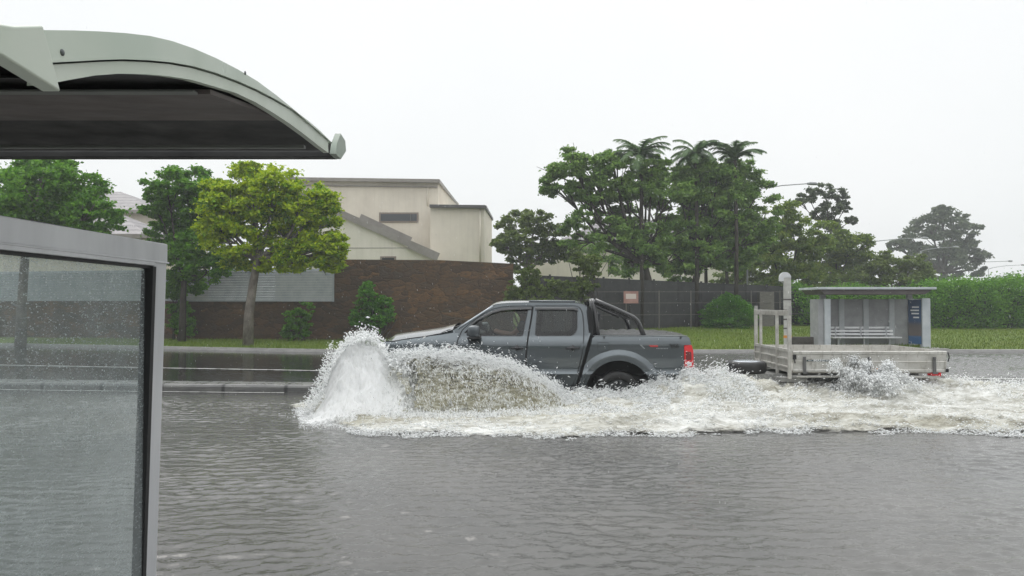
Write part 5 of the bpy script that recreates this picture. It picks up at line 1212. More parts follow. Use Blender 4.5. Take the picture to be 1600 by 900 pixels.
E_ = [(0, 1), (1, 2), (2, 3), (3, 4), (4, 5), (5, 6), (2, 7), (7, 8), (8, 9), (9, 10), (2, 11), (11, 12), (12, 13), (13, 14), (0, 15), (15, 16), (0, 17), (17, 18)]
bd_ = skin_body('body', N, E_, M['skin'], drv)
sh_ = skin_body('shirt', [(p, tuple(q * 1.1 for q in (r_ if hasattr(r_, '__len__') else (r_, r_)))) for p, r_ in N[:4]] + [(N[7][0], .072), ((dx - .04, dy - .235, 1.17), .065), (N[11][0], .072), ((dx - .04, dy + .225, 1.17), .065)], [(0, 1), (1, 2), (2, 3), (2, 4), (4, 5), (2, 6), (6, 7)], M['shirt'], drv)
b = MB(); b.lathe([(0, .125), (.06, .11), (.10, .06), (.112, 0), (.108, -.05), (.09, -.08)], 20, 'z', (dx + .04, dy, 1.555)); b.build('hair', M['hair'], drv, smooth=True)
b = MB(); b.lathe([(.0, -.012), (.010, -.006), (.012, 0), (.010, .006), (0, .012)], 10, 'x', (dx - .075, dy - .035, 1.535)); b.lathe([(.0, -.012), (.010, -.006), (.012, 0), (.010, .006), (0, .012)], 10, 'x', (dx - .075, dy + .035, 1.535)); b.build('eyes', M['white_txt'], drv, smooth=True)
b = MB(); b.tube([(dx - .075, dy, 1.54), (dx - .105, dy, 1.505), (dx - .08, dy, 1.50)], [.008, .016, .01], 8); b.build('nose', M['skin'], drv, smooth=True)

# ---------------------------------------------------------------- box tray trailer
RZ = R(-1.9); cR, sR = math.cos(RZ), math.sin(RZ)
trl = empty('tray_trailer', (0, TD, 0), RZ, label='silver aluminium tray trailer towed behind the grey pick-up truck', cat='trailer')
M['tray'] = dirty('worn aluminium tray', (.40, .385, .35), (.58, .57, .54), .42, 2.4, (1, 1, 2.5), metal=.45, bstr=.12, bscale=30, p=(.3, .6))
m = M['tray']; base = bsdf(m).inputs['Base Color'].links[0].from_socket
setb(m, Base_Color=mixc(m, fr(m, noise(m, coords(m, (1.5, 1.5, .5)), 7, 7, .75), .52, .68, 0, .7), base, (.16, .14, .11)))
M['tray_in'] = dirty('muddy tray inside', (.34, .32, .28), (.48, .46, .42), .6, 3, bstr=.2)
M['steel'] = dirty('dull galvanised steel', (.26, .26, .25), (.38, .375, .36), .45, 4, metal=.5, bstr=.2)
X0, X1 = tx(1233), tx(1465); Y0, Y1 = 0., 1.84; zb, zt_ = .575, .905
zs = lambda x: 0.0 * x
def side_board(a, c_, name='side_board', nrm=(0, -1), lab=None):
    """a board from a to c_ with pressed ribs"""
    b = MB(); a, c_ = Vector((*a, 0)), Vector((*c_, 0)); n_ = Vector((nrm[0], nrm[1], 0)); t = .022
    prof = [(0, zb), (.012, zb + .005), (.012, zb + .035), (0, zb + .045), (0, zb + .155), (.006, zb + .165), (0, zb + .175), (0, zt_ - .06), (.012, zt_ - .05), (.016, zt_ - .01), (.008, zt_), (-t, zt_), (-t, zb)]
    vs = []
    for p in (a, c_):
        for o_, z in prof: q = p + n_ * o_; vs.append((q.x, q.y, z))
    n = len(prof); b.add(vs, [(i, (i + 1) % n, n + (i + 1) % n, n + i) for i in range(n)] + [tuple(range(n)), tuple(range(2 * n - 1, n - 1, -1))])
    return b.build(name, M['tray'], trl)
nsb = side_board((X0, Y0), (X1, Y0)); side_board((X1, Y1), (X0, Y1), nrm=(0, 1)); side_board((X1 + .0, Y0 + .02), (X1, Y1 - .02), 'tail_board', (1, 0))
b = MB(); b.box(X0, X1, Y0 + .03, Y1 - .03, zb - .02, zb + .01); b.build('tray_floor', M['tray_in'], trl)
b = MB()
for y in (Y0 - .005, Y1 - .055): b.box(X0 - .02, X1 - .02, y, y + .06, zb - .095, zb - .055)
for k in range(8):
    x = X0 + .1 + k * (X1 - X0 - .2) / 7; b.box(x - .02, x + .02, Y0 + .0, Y1, zb - .054, zb - .021)
b.build('under_frame', M['steel'], trl, bevel=.004)
for y in (Y0 - .018, Y1 + .0): b = MB(); b.box(X0 + .05, X1 - .1, y, y + .014, zb - .088, zb - .066); b.build('rope_rail', M['tray'], trl, bevel=.003)
for px in (1250, 1348, 1446):
    b = MB(); x = tx(px); b.box(x - .022, x + .022, Y0 - .035, Y0 - .013, tz(579), tz(556)); b.box(x - .03, x + .05, Y0 - .04, Y0 - .01, tz(582), tz(579)); b.tube([(x, Y0 - .036, tz(559)), (x, Y0 - .05, tz(559))], .012, 8)
    b.build('drop_side_hinge', mat('dark hinge steel', (.14, .14, .14), .5, .5) if px == 1250 else bpy.data.materials['dark hinge steel'], trl, bevel=.004)
# headboard
hbz = tz(487); XH = tx(1229)
for y, nm in ((Y0 - .01, 'near'), (Y1 - .04, 'far')):
    b = MB(); b.box(XH - .035, XH + .02, y, y + .05, .46, hbz + .03); b.build('headboard_post', M['tray'], trl, bevel=.005)
    b = MB(); b.box(XH - .045 + .02, XH + .0 + .02, y - .016, y - .002 if y < 1 else y + .06, hbz - .06 if y < 1 else hbz + .03, hbz + .09) if True else None; b.build('stake_bracket', M['steel'], trl, bevel=.003)
for y in (.52, 1.42):
    b = MB(); b.box(XH - .055, XH - .01, y, y + .05, .50, hbz - .02); b.build('headboard_upright', M['tray'], trl, bevel=.005)
b = MB(); b.box(XH - .03, XH + .015, Y0 + .04, Y1 - .04, hbz - .065, hbz + .02); b.build('headboard_top_rail', M['tray'], trl, bevel=.005)
b = MB()
for z0, z1 in ((zt_ - .02, zt_ + .03), (.76, .79), (.63, .66)): b.box(XH - .045, XH - .012, Y0 + .04, Y1 - .04, z0, z1)
b.box(XH - .02, XH + .0, Y0 + .041, Y1 - .041, .56, zt_ + .02); b.build('headboard_panel', M['tray'], trl, bevel=.004)
# corner latches
b = MB(); b.box(tx(1232), tx(1237), -.04, -.012, tz(560), tz(553)); b.tube([(tx(1234), -.03, tz(556)), (tx(1235), -.04, tz(566))], .01, 6); b.tube([(X1 + .02, -.01, tz(549)), (X1 + .035, -.02, tz(556)), (X1 + .02, -.01, tz(563))], .01, 6); b.box(X1 - .02, X1 + .02, -.03, -.012, tz(579), tz(574)); b.build('latch', mat('black latch', (.03, .03, .03), .4, .5), trl)
# sign strip
b = MB(); b.prism([(tx(1253), tz(563.3)), (tx(1293), tz(563.3)), (tx(1292), tz(560.8)), (tx(1254.5), tz(560.8))], -.0085, -.0005, 'xz'); b.build('name_strip', mat('dark green strip', (.01, .04, .045), .4), trl)
text_mesh('lettering', 'MAFC', .050, M['white_txt'], trl, (tx(1272.5), -.0095, tz(562.0)), (R(90), 0, 0), .001, font_scale=1.25)
text_mesh('lettering', 'HILL ST', .026, M['white_txt'], trl, (tx(1261), -.0095, tz(562.1)), (R(90), 0, 0), .001, font_scale=1.2)
text_mesh('lettering', 'ST KILDA', .026, M['white_txt'], trl, (tx(1285), -.0095, tz(562.1)), (R(90), 0, 0), .001, font_scale=1.2)
b = MB(); b.box(tx(1359), tx(1364), -.03, -.012, tz(576.5), tz(573.5)); b.build('side_marker', mat('amber lens', (.75, .22, .02), .2), trl, bevel=.003)
b = MB(); b.box(tx(1443), tx(1455), -.0, .14, tz(586), tz(580.5)); b.box(tx(1453), tx(1456), -.02, .0, tz(585.5), tz(580)); tlb = b.build('tail_lamp', M['red_lens'], trl, bevel=.004)
b = MB(); b.tube([(tx(1422), .35, zb - .06), (tx(1408), .2, .33)], .014, 6); b.build('stabiliser_leg', M['steel'], trl)
b = MB(); b.box(tx(1148), tx(1440), .42, .50, .40, .50); b.box(tx(1148), tx(1440), Y1 - .50, Y1 - .42, .40, .50)
b.bar((tx(1235), .46, .45), (tx(1100), .95, .40), .07, .08); b.bar((tx(1235), Y1 - .46, .45), (tx(1100), .95, .40), .07, .08); b.box(tx(1096), tx(1112), .90, 1.0, .385, .45)
b.box(XH - .12, XH + .3, .1, Y1 - .1, .40, .47); b.build('drawbar_chassis', M['steel'], trl, bevel=.006)
b = MB(); b.tube([(tx(1118), .95, .40), (tx(1117), .94, .31), (tx(1120), .93, .30), (tx(1121), .94, .38)], .007, 6); b.build('safety_chain', M['steel'], trl)
wheel(trl, tx(1322), .14, .15, .32, 1, w=.2); wheel(trl, tx(1322), Y1 - .14, .15, .32, -1, w=.2)
b = MB(); b.tube([(tx(1322), .15, .15), (tx(1322), Y1 - .15, .15)], .03, 8)
for y in (.03, Y1 - .25):
    pts = [(tx(1322) + .38 * math.cos(t), .15 + .36 * math.sin(t)) for t in np.linspace(.15, math.pi - .15, 14)]; n = 14
    b.add([(x, y, z) for x, z in pts] + [(x, y + .22, z) for x, z in pts], [(i, i + 1, n + i + 1, n + i) for i in range(n - 1)])
b.build('mudguard', M['steel'], trl, recalc=False)
# spare wheel lying flat on the drawbar
sp_ = empty('spare_wheel', (tx(1175) + .01, TD + .95, .0), RZ, label='spare wheel with silver rim lying flat on the trailer drawbar', cat='spare wheel')
sp_.location = (tx(1175) * cR - .62 * sR * 0 + .08, TD + .55, .50)
b = MB(); r = .325; w = .19
b.lathe([(r * .62, .02), (r * .66, .0), (r * .9, 0), (r * .98, .03), (r, .07), (r, w - .07), (r * .98, w - .03), (r * .9, w), (r * .66, w), (r * .62, w - .02)], 44, 'z'); b.build('tyre', M['rubber'], sp_, smooth=True)
b = MB(); b.lathe([(r * .70, w - .01), (r * .69, w + .006), (r * .64, w + .010), (r * .5, w + .002), (r * .35, w + .014), (r * .15, w + .016), (0, w + .016)], 36, 'z'); b.lathe([(r * .63, .02), (0, .03)], 36, 'z'); b.build('rim', mat('wet silver rim', (.55, .58, .62), .25, .6), sp_, smooth=True)
# ---------------------------------------------------------------- churned water, spray
OCT_V = np.array([(1, 0, 0), (-1, 0, 0), (0, 1, 0), (0, -1, 0), (0, 0, 1), (0, 0, -1)], float)
OCT_F = np.array([(0, 2, 4), (2, 1, 4), (1, 3, 4), (3, 0, 4), (2, 0, 5), (1, 2, 5), (3, 1, 5), (0, 3, 5)])
def drops(name, P, d, r, el, m, label):
    n = len(P); d = d / np.linalg.norm(d, axis=1)[:, None]
    a = np.cross(d, np.array([0.3, 1., .1])); a /= np.linalg.norm(a, axis=1)[:, None]; b = np.cross(d, a)
    L = OCT_V + 0
    jit = 1 + RNG.uniform(-.35, .35, (n, 6))
    V = P[:, None, :] + (d[:, None, :] * (L[None, :, 0:1] * (r * el)[:, None, None]) + a[:, None, :] * (L[None, :, 1:2] * r[:, None, None]) + b[:, None, :] * (L[None, :, 2:3] * r[:, None, None])) * jit[:, :, None]
    F = (OCT_F[None] + (np.arange(n) * 6)[:, None, None]).reshape(-1, 3)
    return tag(link_mesh(name, np_mesh(name, V.reshape(-1, 3), F, False), m, None, smooth=False), kind='stuff', label=label, cat='water spray')
m = mat('white spray', (.86, .87, .87), .6, 0, .3); M['spray'] = m
gi = nd(m, 'ShaderNodeNewGeometry'); r_ = gi.outputs['Random Per Island']
setb(m, Base_Color=ramp(m, r_, [(0, (.97, .97, .97)), (.8, (.95, .955, .955)), (1, (.86, .86, .83))]))
tl_ = nd(m, 'ShaderNodeBsdfTranslucent'); tl_.inputs[0].default_value = (.96, .97, .97, 1); ms = nd(m, 'ShaderNodeMixShader'); ms.inputs[0].default_value = .5
tr = nd(m, 'ShaderNodeBsdfTransparent'); tr.inputs[0].default_value = (.80, .82, .82, 1); gl = nd(m, 'ShaderNodeBsdfGlossy'); gl.inputs['Roughness'].default_value = .12; mc = nd(m, 'ShaderNodeMixShader'); mc.inputs[0].default_value = .38
ms2 = nd(m, 'ShaderNodeMixShader'); out = m.node_tree.nodes['Material Output']
lk(m, bsdf(m).outputs[0], ms.inputs[1]); lk(m, tl_.outputs[0], ms.inputs[2]); lk(m, tr.outputs[0], mc.inputs[1]); lk(m, gl.outputs[0], mc.inputs[2])
lk(m, math_n(m, 'GREATER_THAN', math_n(m, 'FRACT', math_n(m, 'MULTIPLY', r_, 37.3)), .90), ms2.inputs[0]); lk(m, ms.outputs[0], ms2.inputs[1]); lk(m, mc.outputs[0], ms2.inputs[2]); lk(m, ms2.outputs[0], out.inputs[0])

def foam_mat(name):
    m = mat(name, (.7, .7, .68), .45, 0, .4); v = coords(m, (.42, 1.7, 1.3)); 
    n1_ = noise(m, v, 2.6, 8, .66, .8); n2_ = noise(m, coords(m, (.7, 2.6, 2.0)), 9, 6, .7, .5); n3_ = noise(m, coords(m, (.22, .7, .6)), 1.3, 3, .5)
    f = math_n(m, 'ADD', math_n(m, 'MULTIPLY', n1_, .6), math_n(m, 'MULTIPLY', n2_, .4))
    c = ramp(m, f, [(.38, (.19, .17, .115)), (.46, (.34, .32, .245)), (.54, (.50, .485, .41)), (.65, (.76, .755, .71))])
    c2 = ramp(m, f, [(.34, (.28, .265, .22)), (.45, (.47, .46, .41)), (.59, (.80, .80, .77))])
    setb(m, Base_Color=mixc(m, fr(m, n3_, .42, .66, 1, 0), c, c2), Normal=bump(m, noise(m, v, 20, 6, .75), .9, .03, bump(m, n1_, .6, .08)), Roughness=fr(m, f, .4, .6, .2, .55))
    at = nd(m, 'ShaderNodeAttribute'); at.attribute_name = 'cover'
    lace = math_n(m, 'ADD', math_n(m, 'MULTIPLY', noise(m, coords(m, (.8, 2.6, 1)), 7, 7, .72, 1.2), .65), math_n(m, 'MULTIPLY', n1_, .35))
    tr = nd(m, 'ShaderNodeBsdfTransparent'); ms = nd(m, 'ShaderNodeMixShader'); out = m.node_tree.nodes['Material Output']
    lk(m, fr(m, math_n(m, 'ADD', lace, at.outputs['Fac']), .80, .98), ms.inputs[0]); lk(m, tr.outputs[0], ms.inputs[1]); lk(m, bsdf(m).outputs[0], ms.inputs[2]); lk(m, ms.outputs[0], out.inputs[0])
    return m
M['foam'] = foam_mat('churned foam')
fpx = [(440, 640), (468, 648), (490, 662), (520, 672), (560, 680), (620, 685), (700, 684), (800, 688), (900, 690), (960, 686), (1100, 686), (1250, 680), (1400, 681), (1600, 683), (1900, 680)]
fb = [(WX(px, EYE * FPX / (py - 475)), EYE * FPX / (py - 475)) for px, py in fpx]
fbx, fby = zip(*fb)
MX = [(470, .02), (500, .10), (530, .28), (570, .40), (610, .36), (650, .16), (690, .10), (850, .12), (890, .18), (930, .18), (970, .15), (1020, .24), (1080, .46), (1130, .52), (1180, .40), (1230, .30), (1300, .34), (1360, .46), (1450, .44), (1530, .34), (1600, .27), (1750, .2), (1900, .05)]
mxx = [WX(a, 11.5) for a, _ in MX]; mxh = [b_ for _, b_ in MX]
xs = np.linspace(-4.2, 11.0, 1300); ys = np.linspace(8.7, 14.6, 330)
X, Y = np.meshgrid(xs, ys, indexing='ij')
def wake(X, Y, full=False):
    yb_ = np.interp(X, fbx, fby); wob = (fbm(np.stack([X * 1.6, Y * .8, X * 0], -1), 4, 21) - .5) * .9
    s = Y - yb_ - wob * np.clip(1.1, 0, 1) * .55
    sm = lambda t: np.clip(t, 0, 1) ** 2 * (3 - 2 * np.clip(t, 0, 1))
    far = np.where(X < WX(1085, 12), 12.2, np.interp(X, [WX(1085, 12), WX(1150, 12), 8, 11], [12.3, 13.4, 14.0, 14.2]))
    fade = sm((far + .35 - Y) / .5)
    Mh = np.interp(X, mxx, mxh); c_ = np.interp(X, [-3, 0, 3, 8], [11.3, 11.5, 11.9, 12.2]); wd = np.interp(X, [-3, 0, 3, 8], [.55, .65, .85, 1.0])
    bell = np.exp(-((Y - c_) / wd) ** 2)
    q = np.stack([X * .9, Y * 1.5, X * 0], -1)
    n1 = fbm(q * 1.3, 5, 31); n2 = 1 - np.abs(2 * fbm(q * 2.6 + 5, 5, 41) - 1) * 1.6; n3 = fbm(q * 9, 3, 51)
    h = .02 + .045 * sm(s / .6) * (.4 + 1.2 * n2) + Mh * bell * (.45 + .75 * n1 + .28 * (n2 - .5)) + .05 * (n3 - .5) * (.4 + 2 * bell * (Mh > .15)) + .03 * (n1 - .5)
    # second, lower ridge of rolling foam nearer the camera
    h = h + .10 * np.exp(-((Y - 10.0) / .35) ** 2) * sm((X + 1) / 3) * n2 * (.4 + n1)
    k = sm(s / .5) * fade * sm((X + 3.75) / .25)
    patchy = np.clip((fbm(q * 2.2 + 9, 4, 61) - .36) * 9, 0, 1); near = np.clip(s / .9, 0, 1)
    k2 = k * np.maximum(patchy, near)
    h = .012 + h * sm((s - .05) / .8)
    if full: return np.clip(.12 + sm(s / .7), 0, 1) * fade * sm((X + 3.9) / .5) * .62
    return np.where(k2 > .03, np.maximum(h * k2, .006) , -.03)
Z = wake(X, Y)
me = grid_mesh('wake_foam', xs, ys, Z); at_ = me.attributes.new('cover', 'FLOAT', 'POINT'); at_.data.foreach_set('value', wake(X, Y, True).astype(np.float32).ravel())
tag(link_mesh('wake_foam', me, M['foam'], smooth=True), kind='stuff', label='broad band of white and muddy foam churned up around truck and trailer', cat='foam')
def wz(x, y): return wake(np.asarray(x), np.asarray(y))

# translucent muddy sheet of water thrown over by the front wheel
TOP = [(604, 566), (625, 560), (660, 557), (700, 558), (740, 563), (780, 573), (820, 588), (860, 608), (890, 630), (915, 650)]
nu, nv = 260, 90; U = np.linspace(0, 1, nu); Vv = np.linspace(0, 1, nv)
px_u = 600 + U * 318; H = np.array([WZ(p, 11.45) for p in np.interp(px_u, [a for a, _ in TOP], [b_ for _, b_ in TOP])]); H = np.maximum(H, .03)
def sheet(u, v, off=0):
    pu = 600 + u * 318; h = np.interp(u, U, H); x0 = (pu - 800) / FPX * 11.3
    y = 11.85 - v * (1.45 - .35 * u); prof = np.where(v < .3, .80 + .20 * np.sin(np.clip(v / .3, 0, 1) * math.pi / 2), np.cos(np.clip((v - .3) / .7, 0, 1) * math.pi / 2) ** .75)
    x = x0 + .10 * v + (v - .3) * .16 * (1 - u)
    nn = fbm(np.stack([x * 2.2, v * 3 + x, u * 0], -1), 4, 71) - .5; n4 = fbm(np.stack([x * 9, v * 5, u * 0], -1), 3, 75) - .5
    return np.stack([x, y - nn * .16, np.maximum(h * prof * (1 + .28 * nn) + .10 * n4 * np.minimum(h, .4) + off, -.05)], -1)
UU, VV = np.meshgrid(U, Vv, indexing='ij'); S = sheet(UU, VV)
i, j = np.meshgrid(np.arange(nu - 1), np.arange(nv - 1), indexing='ij'); a = (i * nv + j).ravel()
m = mat('muddy water sheet', (.20, .18, .09), .2, 0, .5, ior=1.33)
v = coords(m, (1.3, 2.4, 2.6), (0, R(32), 0)); st_n = noise(m, v, 5.5, 8, .68, .7)
c = ramp(m, st_n, [(.34, (.20, .19, .13)), (.45, (.34, .32, .22)), (.54, (.52, .50, .40)), (.62, (.80, .80, .75))])
setb(m, Base_Color=c, Normal=bump(m, noise(m, v, 9, 6, .7), .6, .03), Roughness=.3)
tr = nd(m, 'ShaderNodeBsdfTransparent'); tr.inputs[0].default_value = (.8, .79, .70, 1); tl_ = nd(m, 'ShaderNodeBsdfTranslucent'); lk(m, c, tl_.inputs[0])
ms = nd(m, 'ShaderNodeMixShader'); ms.inputs[0].default_value = .45; ms2 = nd(m, 'ShaderNodeMixShader'); out = m.node_tree.nodes['Material Output']
lk(m, bsdf(m).outputs[0], ms.inputs[1]); lk(m, tl_.outputs[0], ms.inputs[2]); lk(m, ms.outputs[0], ms2.inputs[1]); lk(m, tr.outputs[0], ms2.inputs[2])
szz = nd(m, 'ShaderNodeSeparateXYZ'); lk(m, coords(m), szz.inputs[0])
lk(m, math_n(m, 'MULTIPLY', fr(m, noise(m, coords(m, (1.6, 3.6, 4), (0, R(30), 0)), 9, 7, .72), .42, .56, 1., .12), fr(m, szz.outputs[2], .28, .60, .22, .95)), ms2.inputs[0]); lk(m, ms2.outputs[0], out.inputs[0])
# ragged rim: faces near the borders drop out in a noise pattern
uc = (UU[:-1, :-1] + UU[1:, 1:]) / 2; vc = (VV[:-1, :-1] + VV[1:, 1:]) / 2
bd = np.minimum.reduce([(uc - .07) / .15, (1 - uc) / .10, vc / .10, (1 - vc) / .16]); nzf = fbm(np.stack([uc * 34, vc * 11, uc * 0], -1), 4, 77)
keepf = (nzf > .62 - .5 * np.clip(bd, 0, 1)).ravel()
me = np_mesh('water_sheet', S.reshape(-1, 3), np.stack([a, a + nv, a + nv + 1, a + 1], 1)[keepf])
tag(link_mesh('water_sheet', me, m, smooth=True), kind='stuff', label='curved sheet of muddy water thrown over beside the front door', cat='water spray')

def rnd_r(n, lo, hi, p=2.5): return lo + (hi - lo) * RNG.random(n) ** p
# A: bow plume
SIL = [(468, 654), (480, 643), (494, 624), (506, 600), (513, 575), (522, 553), (532, 537), (545, 525), (560, 518), (576, 515), (589, 521), (599, 535), (608, 550), (620, 561), (650, 565), (670, 567), (710, 570)]
def plume():
    out_, dr, rr = [], [], []
    n = 260000
    px = 468 + (700 - 468) * RNG.random(n) ** .85
    silz = np.interp(px, [a for a, _ in SIL], [b_ for _, b_ in SIL])
    u = RNG.random(n) ** 1.05                                     # 0 bottom, 1 top
    u = u * (.80 + .22 * fbm(np.stack([px * .09, px * 0, px * 0], -1), 3, 81)) * 1.03
    py = 655 - (655 - silz - 6) * u
    D = 11.75 - 1.55 * (1 - np.clip(u, 0, 1)) ** 2.2 * RNG.random(n) ** .7 - .55 * RNG.random(n) * (1 - .4 * u) + .12 * RNG.normal(0, 1, n)
    D = np.where(px > 600, np.minimum(D, 11.9), D + .35 * RNG.random(n))
    fx = (px - 600) / 140.
    x = (px - 800) / FPX * D; z = np.interp(py, [400, 700], [float(WZ(400, 11.5)), float(WZ(700, 11.5))]); z = z * 1.0
    x = x + .05 * RNG.normal(0, 1, n) * u; z = z + .03 * RNG.normal(0, 1, n) * u
    # ragged filaments near the rim
    rim = np.clip((u - .62) / .38, 0, 1)
    nz = fbm(np.stack([x * 9 + z * 3, D * 6, z * 6], -1), 3, 91)
    thin = np.clip((px - 645) / 55, 0, 1)
    keep = (nz > .26 + .34 * rim) & (RNG.random(n) > rim * .50) & (RNG.random(n) > thin * .9)
    d = np.stack([np.where(fx < 0, -.55 + .25 * fx, .45) + RNG.normal(0, .35, n), RNG.normal(-.3, .3, n), 1.1 + RNG.normal(0, .35, n)], 1)
    r = np.where(rim > .25, rnd_r(n, .003, .012, 3.2), rnd_r(n, .0025, .0065, 2.0))
    P = np.stack([x, D, np.maximum(z, .0)], 1)
    return P[keep], d[keep], r[keep]
P, d, r = plume()
# soft dense body of the burst
nu2, nv2 = 220, 120; UU, VV = np.meshgrid(np.linspace(0, 1, nu2), np.linspace(0, 1, nv2), indexing='ij')
pc = 476 + UU * 176; hc = np.array([[float(WZ(q, 11.3)) for q in np.interp(pc[:, 0], [a for a, _ in SIL], [b_ for _, b_ in SIL])]]).T; hc = np.maximum(hc - .10, .05) * .93
th = VV * math.pi * .62; rad = 1 + .16 * (fbm(np.stack([UU * 9, VV * 5, UU * 0], -1), 5, 301) - .5) * 2
zc = hc * np.cos(np.clip((VV - .25) / .75, 0, 1) * math.pi / 2) ** 1.15 * rad; yc = 11.75 - .35 * np.clip(VV / .25, 0, 1) - 1.15 * np.clip((VV - .25) / .75, 0, 1) ** 1.5 - .15 * (rad - 1)
xc = (pc - 800) / FPX * (11.35 - .9 * np.clip((VV - .3) / .7, 0, 1)) + .10 * (fbm(np.stack([UU * 6, VV * 22, UU * 0 + 3], -1), 3, 305) - .5)
m = mat('dense white water', (.93, .935, .935), .55, 0, .3); v = coords(m, (3.2, 1, .8), (0, R(-12), 0)); nn_ = noise(m, v, 9, 7, .7, .4)
setb(m, Base_Color=ramp(m, nn_, [(.35, (.78, .78, .76)), (.5, (.93, .935, .93)), (.7, (.97, .97, .97))]), Normal=bump(m, nn_, .7, .03))
tl_ = nd(m, 'ShaderNodeBsdfTranslucent'); tl_.inputs[0].default_value = (.95, .96, .96, 1); ms = nd(m, 'ShaderNodeMixShader'); ms.inputs[0].default_value = .35; tr = nd(m, 'ShaderNodeBsdfTransparent'); ms2 = nd(m, 'ShaderNodeMixShader'); out = m.node_tree.nodes['Material Output']
at2 = nd(m, 'ShaderNodeAttribute'); at2.attribute_name = 'cover'
lk(m, bsdf(m).outputs[0], ms.inputs[1]); lk(m, tl_.outputs[0], ms.inputs[2]); lk(m, fr(m, math_n(m, 'ADD', noise(m, coords(m, (2, 1, .8)), 12, 6, .7), at2.outputs['Fac']), .62, .98), ms2.inputs[0]); lk(m, tr.outputs[0], ms2.inputs[1]); lk(m, ms.outputs[0], ms2.inputs[2]); lk(m, ms2.outputs[0], out.inputs[0])
i, j = np.meshgrid(np.arange(nu2 - 1), np.arange(nv2 - 1), indexing='ij'); a = (i * nv2 + j).ravel()
me = np_mesh('burst_body', np.stack([xc, yc, np.maximum(zc, -.02)], -1).reshape(-1, 3), np.stack([a, a + nv2, a + nv2 + 1, a + 1], 1))
at_ = me.attributes.new('cover', 'FLOAT', 'POINT'); cov = np.minimum.reduce([UU / .10, (1 - UU) / .22, (VV - .10) / .30 + 0 * UU, (1 - VV) / .15 + .3]); at_.data.foreach_set('value', (np.clip(cov, 0, 1) * .62).astype(np.float32).ravel())
tag(link_mesh('burst_body', me, m, smooth=True), kind='stuff', label='dense white heart of the spray burst before the bumper', cat='water spray')
# fling-off beads outside the rim
n = 4200; a_ = RNG.random(n) ** 1.1; px = 503 + 142 * a_ + RNG.normal(0, 9, n); s_z = np.interp(px, [a for a, _ in SIL], [b_ for _, b_ in SIL]); py = s_z - RNG.exponential(5, n) + 14
D = 11.4 + RNG.normal(0, .25, n); P2 = np.stack([(px - 800) / FPX * D, D, [float(WZ(q, 11.4)) for q in py]], 1)
n3 = 900; px = 478 + 45 * RNG.random(n3) - RNG.exponential(6, n3); s_z = np.interp(px + 8, [a for a, _ in SIL], [b_ for _, b_ in SIL]); py = s_z + RNG.normal(0, 10, n3); D = 11.1 + RNG.normal(0, .2, n3)
P3 = np.stack([(px - 800) / FPX * D, D, [max(.0, float(WZ(q, 11.3))) for q in py]], 1)
PP = np.concatenate([P, P2, P3]); dd = np.concatenate([d, RNG.normal(0, 1, (n, 3)) + [-.3, 0, .8], RNG.normal(0, .6, (n3, 3)) + [-1, 0, .4]]); rr = np.concatenate([r, rnd_r(n, .005, .016), rnd_r(n3, .004, .012)])
drops('bow_spray', PP, dd, rr, RNG.uniform(1.2, 3.2, len(PP)), M['spray'], 'tall burst of white spray thrown up before the front bumper')
# B: crest and drips of the sheet
n = 150000; u = RNG.random(n) ** .9 * 1.04 - .03; v = np.where(RNG.random(n) < .78, np.abs(RNG.normal(.22, .20, n)), RNG.random(n)); v = np.clip(v, 0, 1)
S_ = sheet(u, v); nz = fbm(np.stack([S_[:, 0] * 16, S_[:, 1] * 16, S_[:, 2] * 16], -1), 3, 95); keep = (nz > .40) & (RNG.random(n) > .55 * (v > .38) * (v < .85))
S_[:, 2] += RNG.exponential(.035, n) * np.where(v < .55, 1, .4); S_[:, 1] -= RNG.exponential(.04, n)
P = S_[keep]; n = len(P); fall = v[keep]
d = np.stack([.9 + RNG.normal(0, .3, n), RNG.normal(-.2, .25, n), .15 - .9 * u[keep] + RNG.normal(0, .3, n)], 1); d[fall > .55] = np.stack([RNG.normal(.25, .2, (fall > .55).sum()), np.full((fall > .55).sum(), -.3), np.full((fall > .55).sum(), -1.)], 1)
r = np.where(v[keep] > .4, .72, 1.) * rnd_r(n, .0025, .0085, 2.6)
nb_ = 1500; ub = RNG.random(nb_); Pb = sheet(ub, np.full(nb_, .25)); Pb[:, 2] += RNG.exponential(.05, nb_); Pb[:, 0] += RNG.normal(0, .05, nb_)
# lace where the sheet lands
nl = 22000; ul = RNG.random(nl); Pl = sheet(ul, .86 + .14 * RNG.random(nl)); Pl[:, 1] -= RNG.random(nl) * .35; Pl[:, 2] = np.abs(RNG.normal(0, .05, nl)) + .03; dl = np.stack([RNG.normal(.3, .3, nl), RNG.normal(0, .3, nl), RNG.normal(-1, .3, nl)], 1)
P = np.concatenate([P, Pb, Pl]); d = np.concatenate([d, RNG.normal(0, 1, (nb_, 3)), dl]); r = np.concatenate([r, rnd_r(nb_, .005, .014), rnd_r(nl, .0025, .008)])
drops('sheet_spray', P, d, r, RNG.uniform(1.6, 5.5, len(P)), M['spray'], 'arching veil of droplets falling beside the front door')
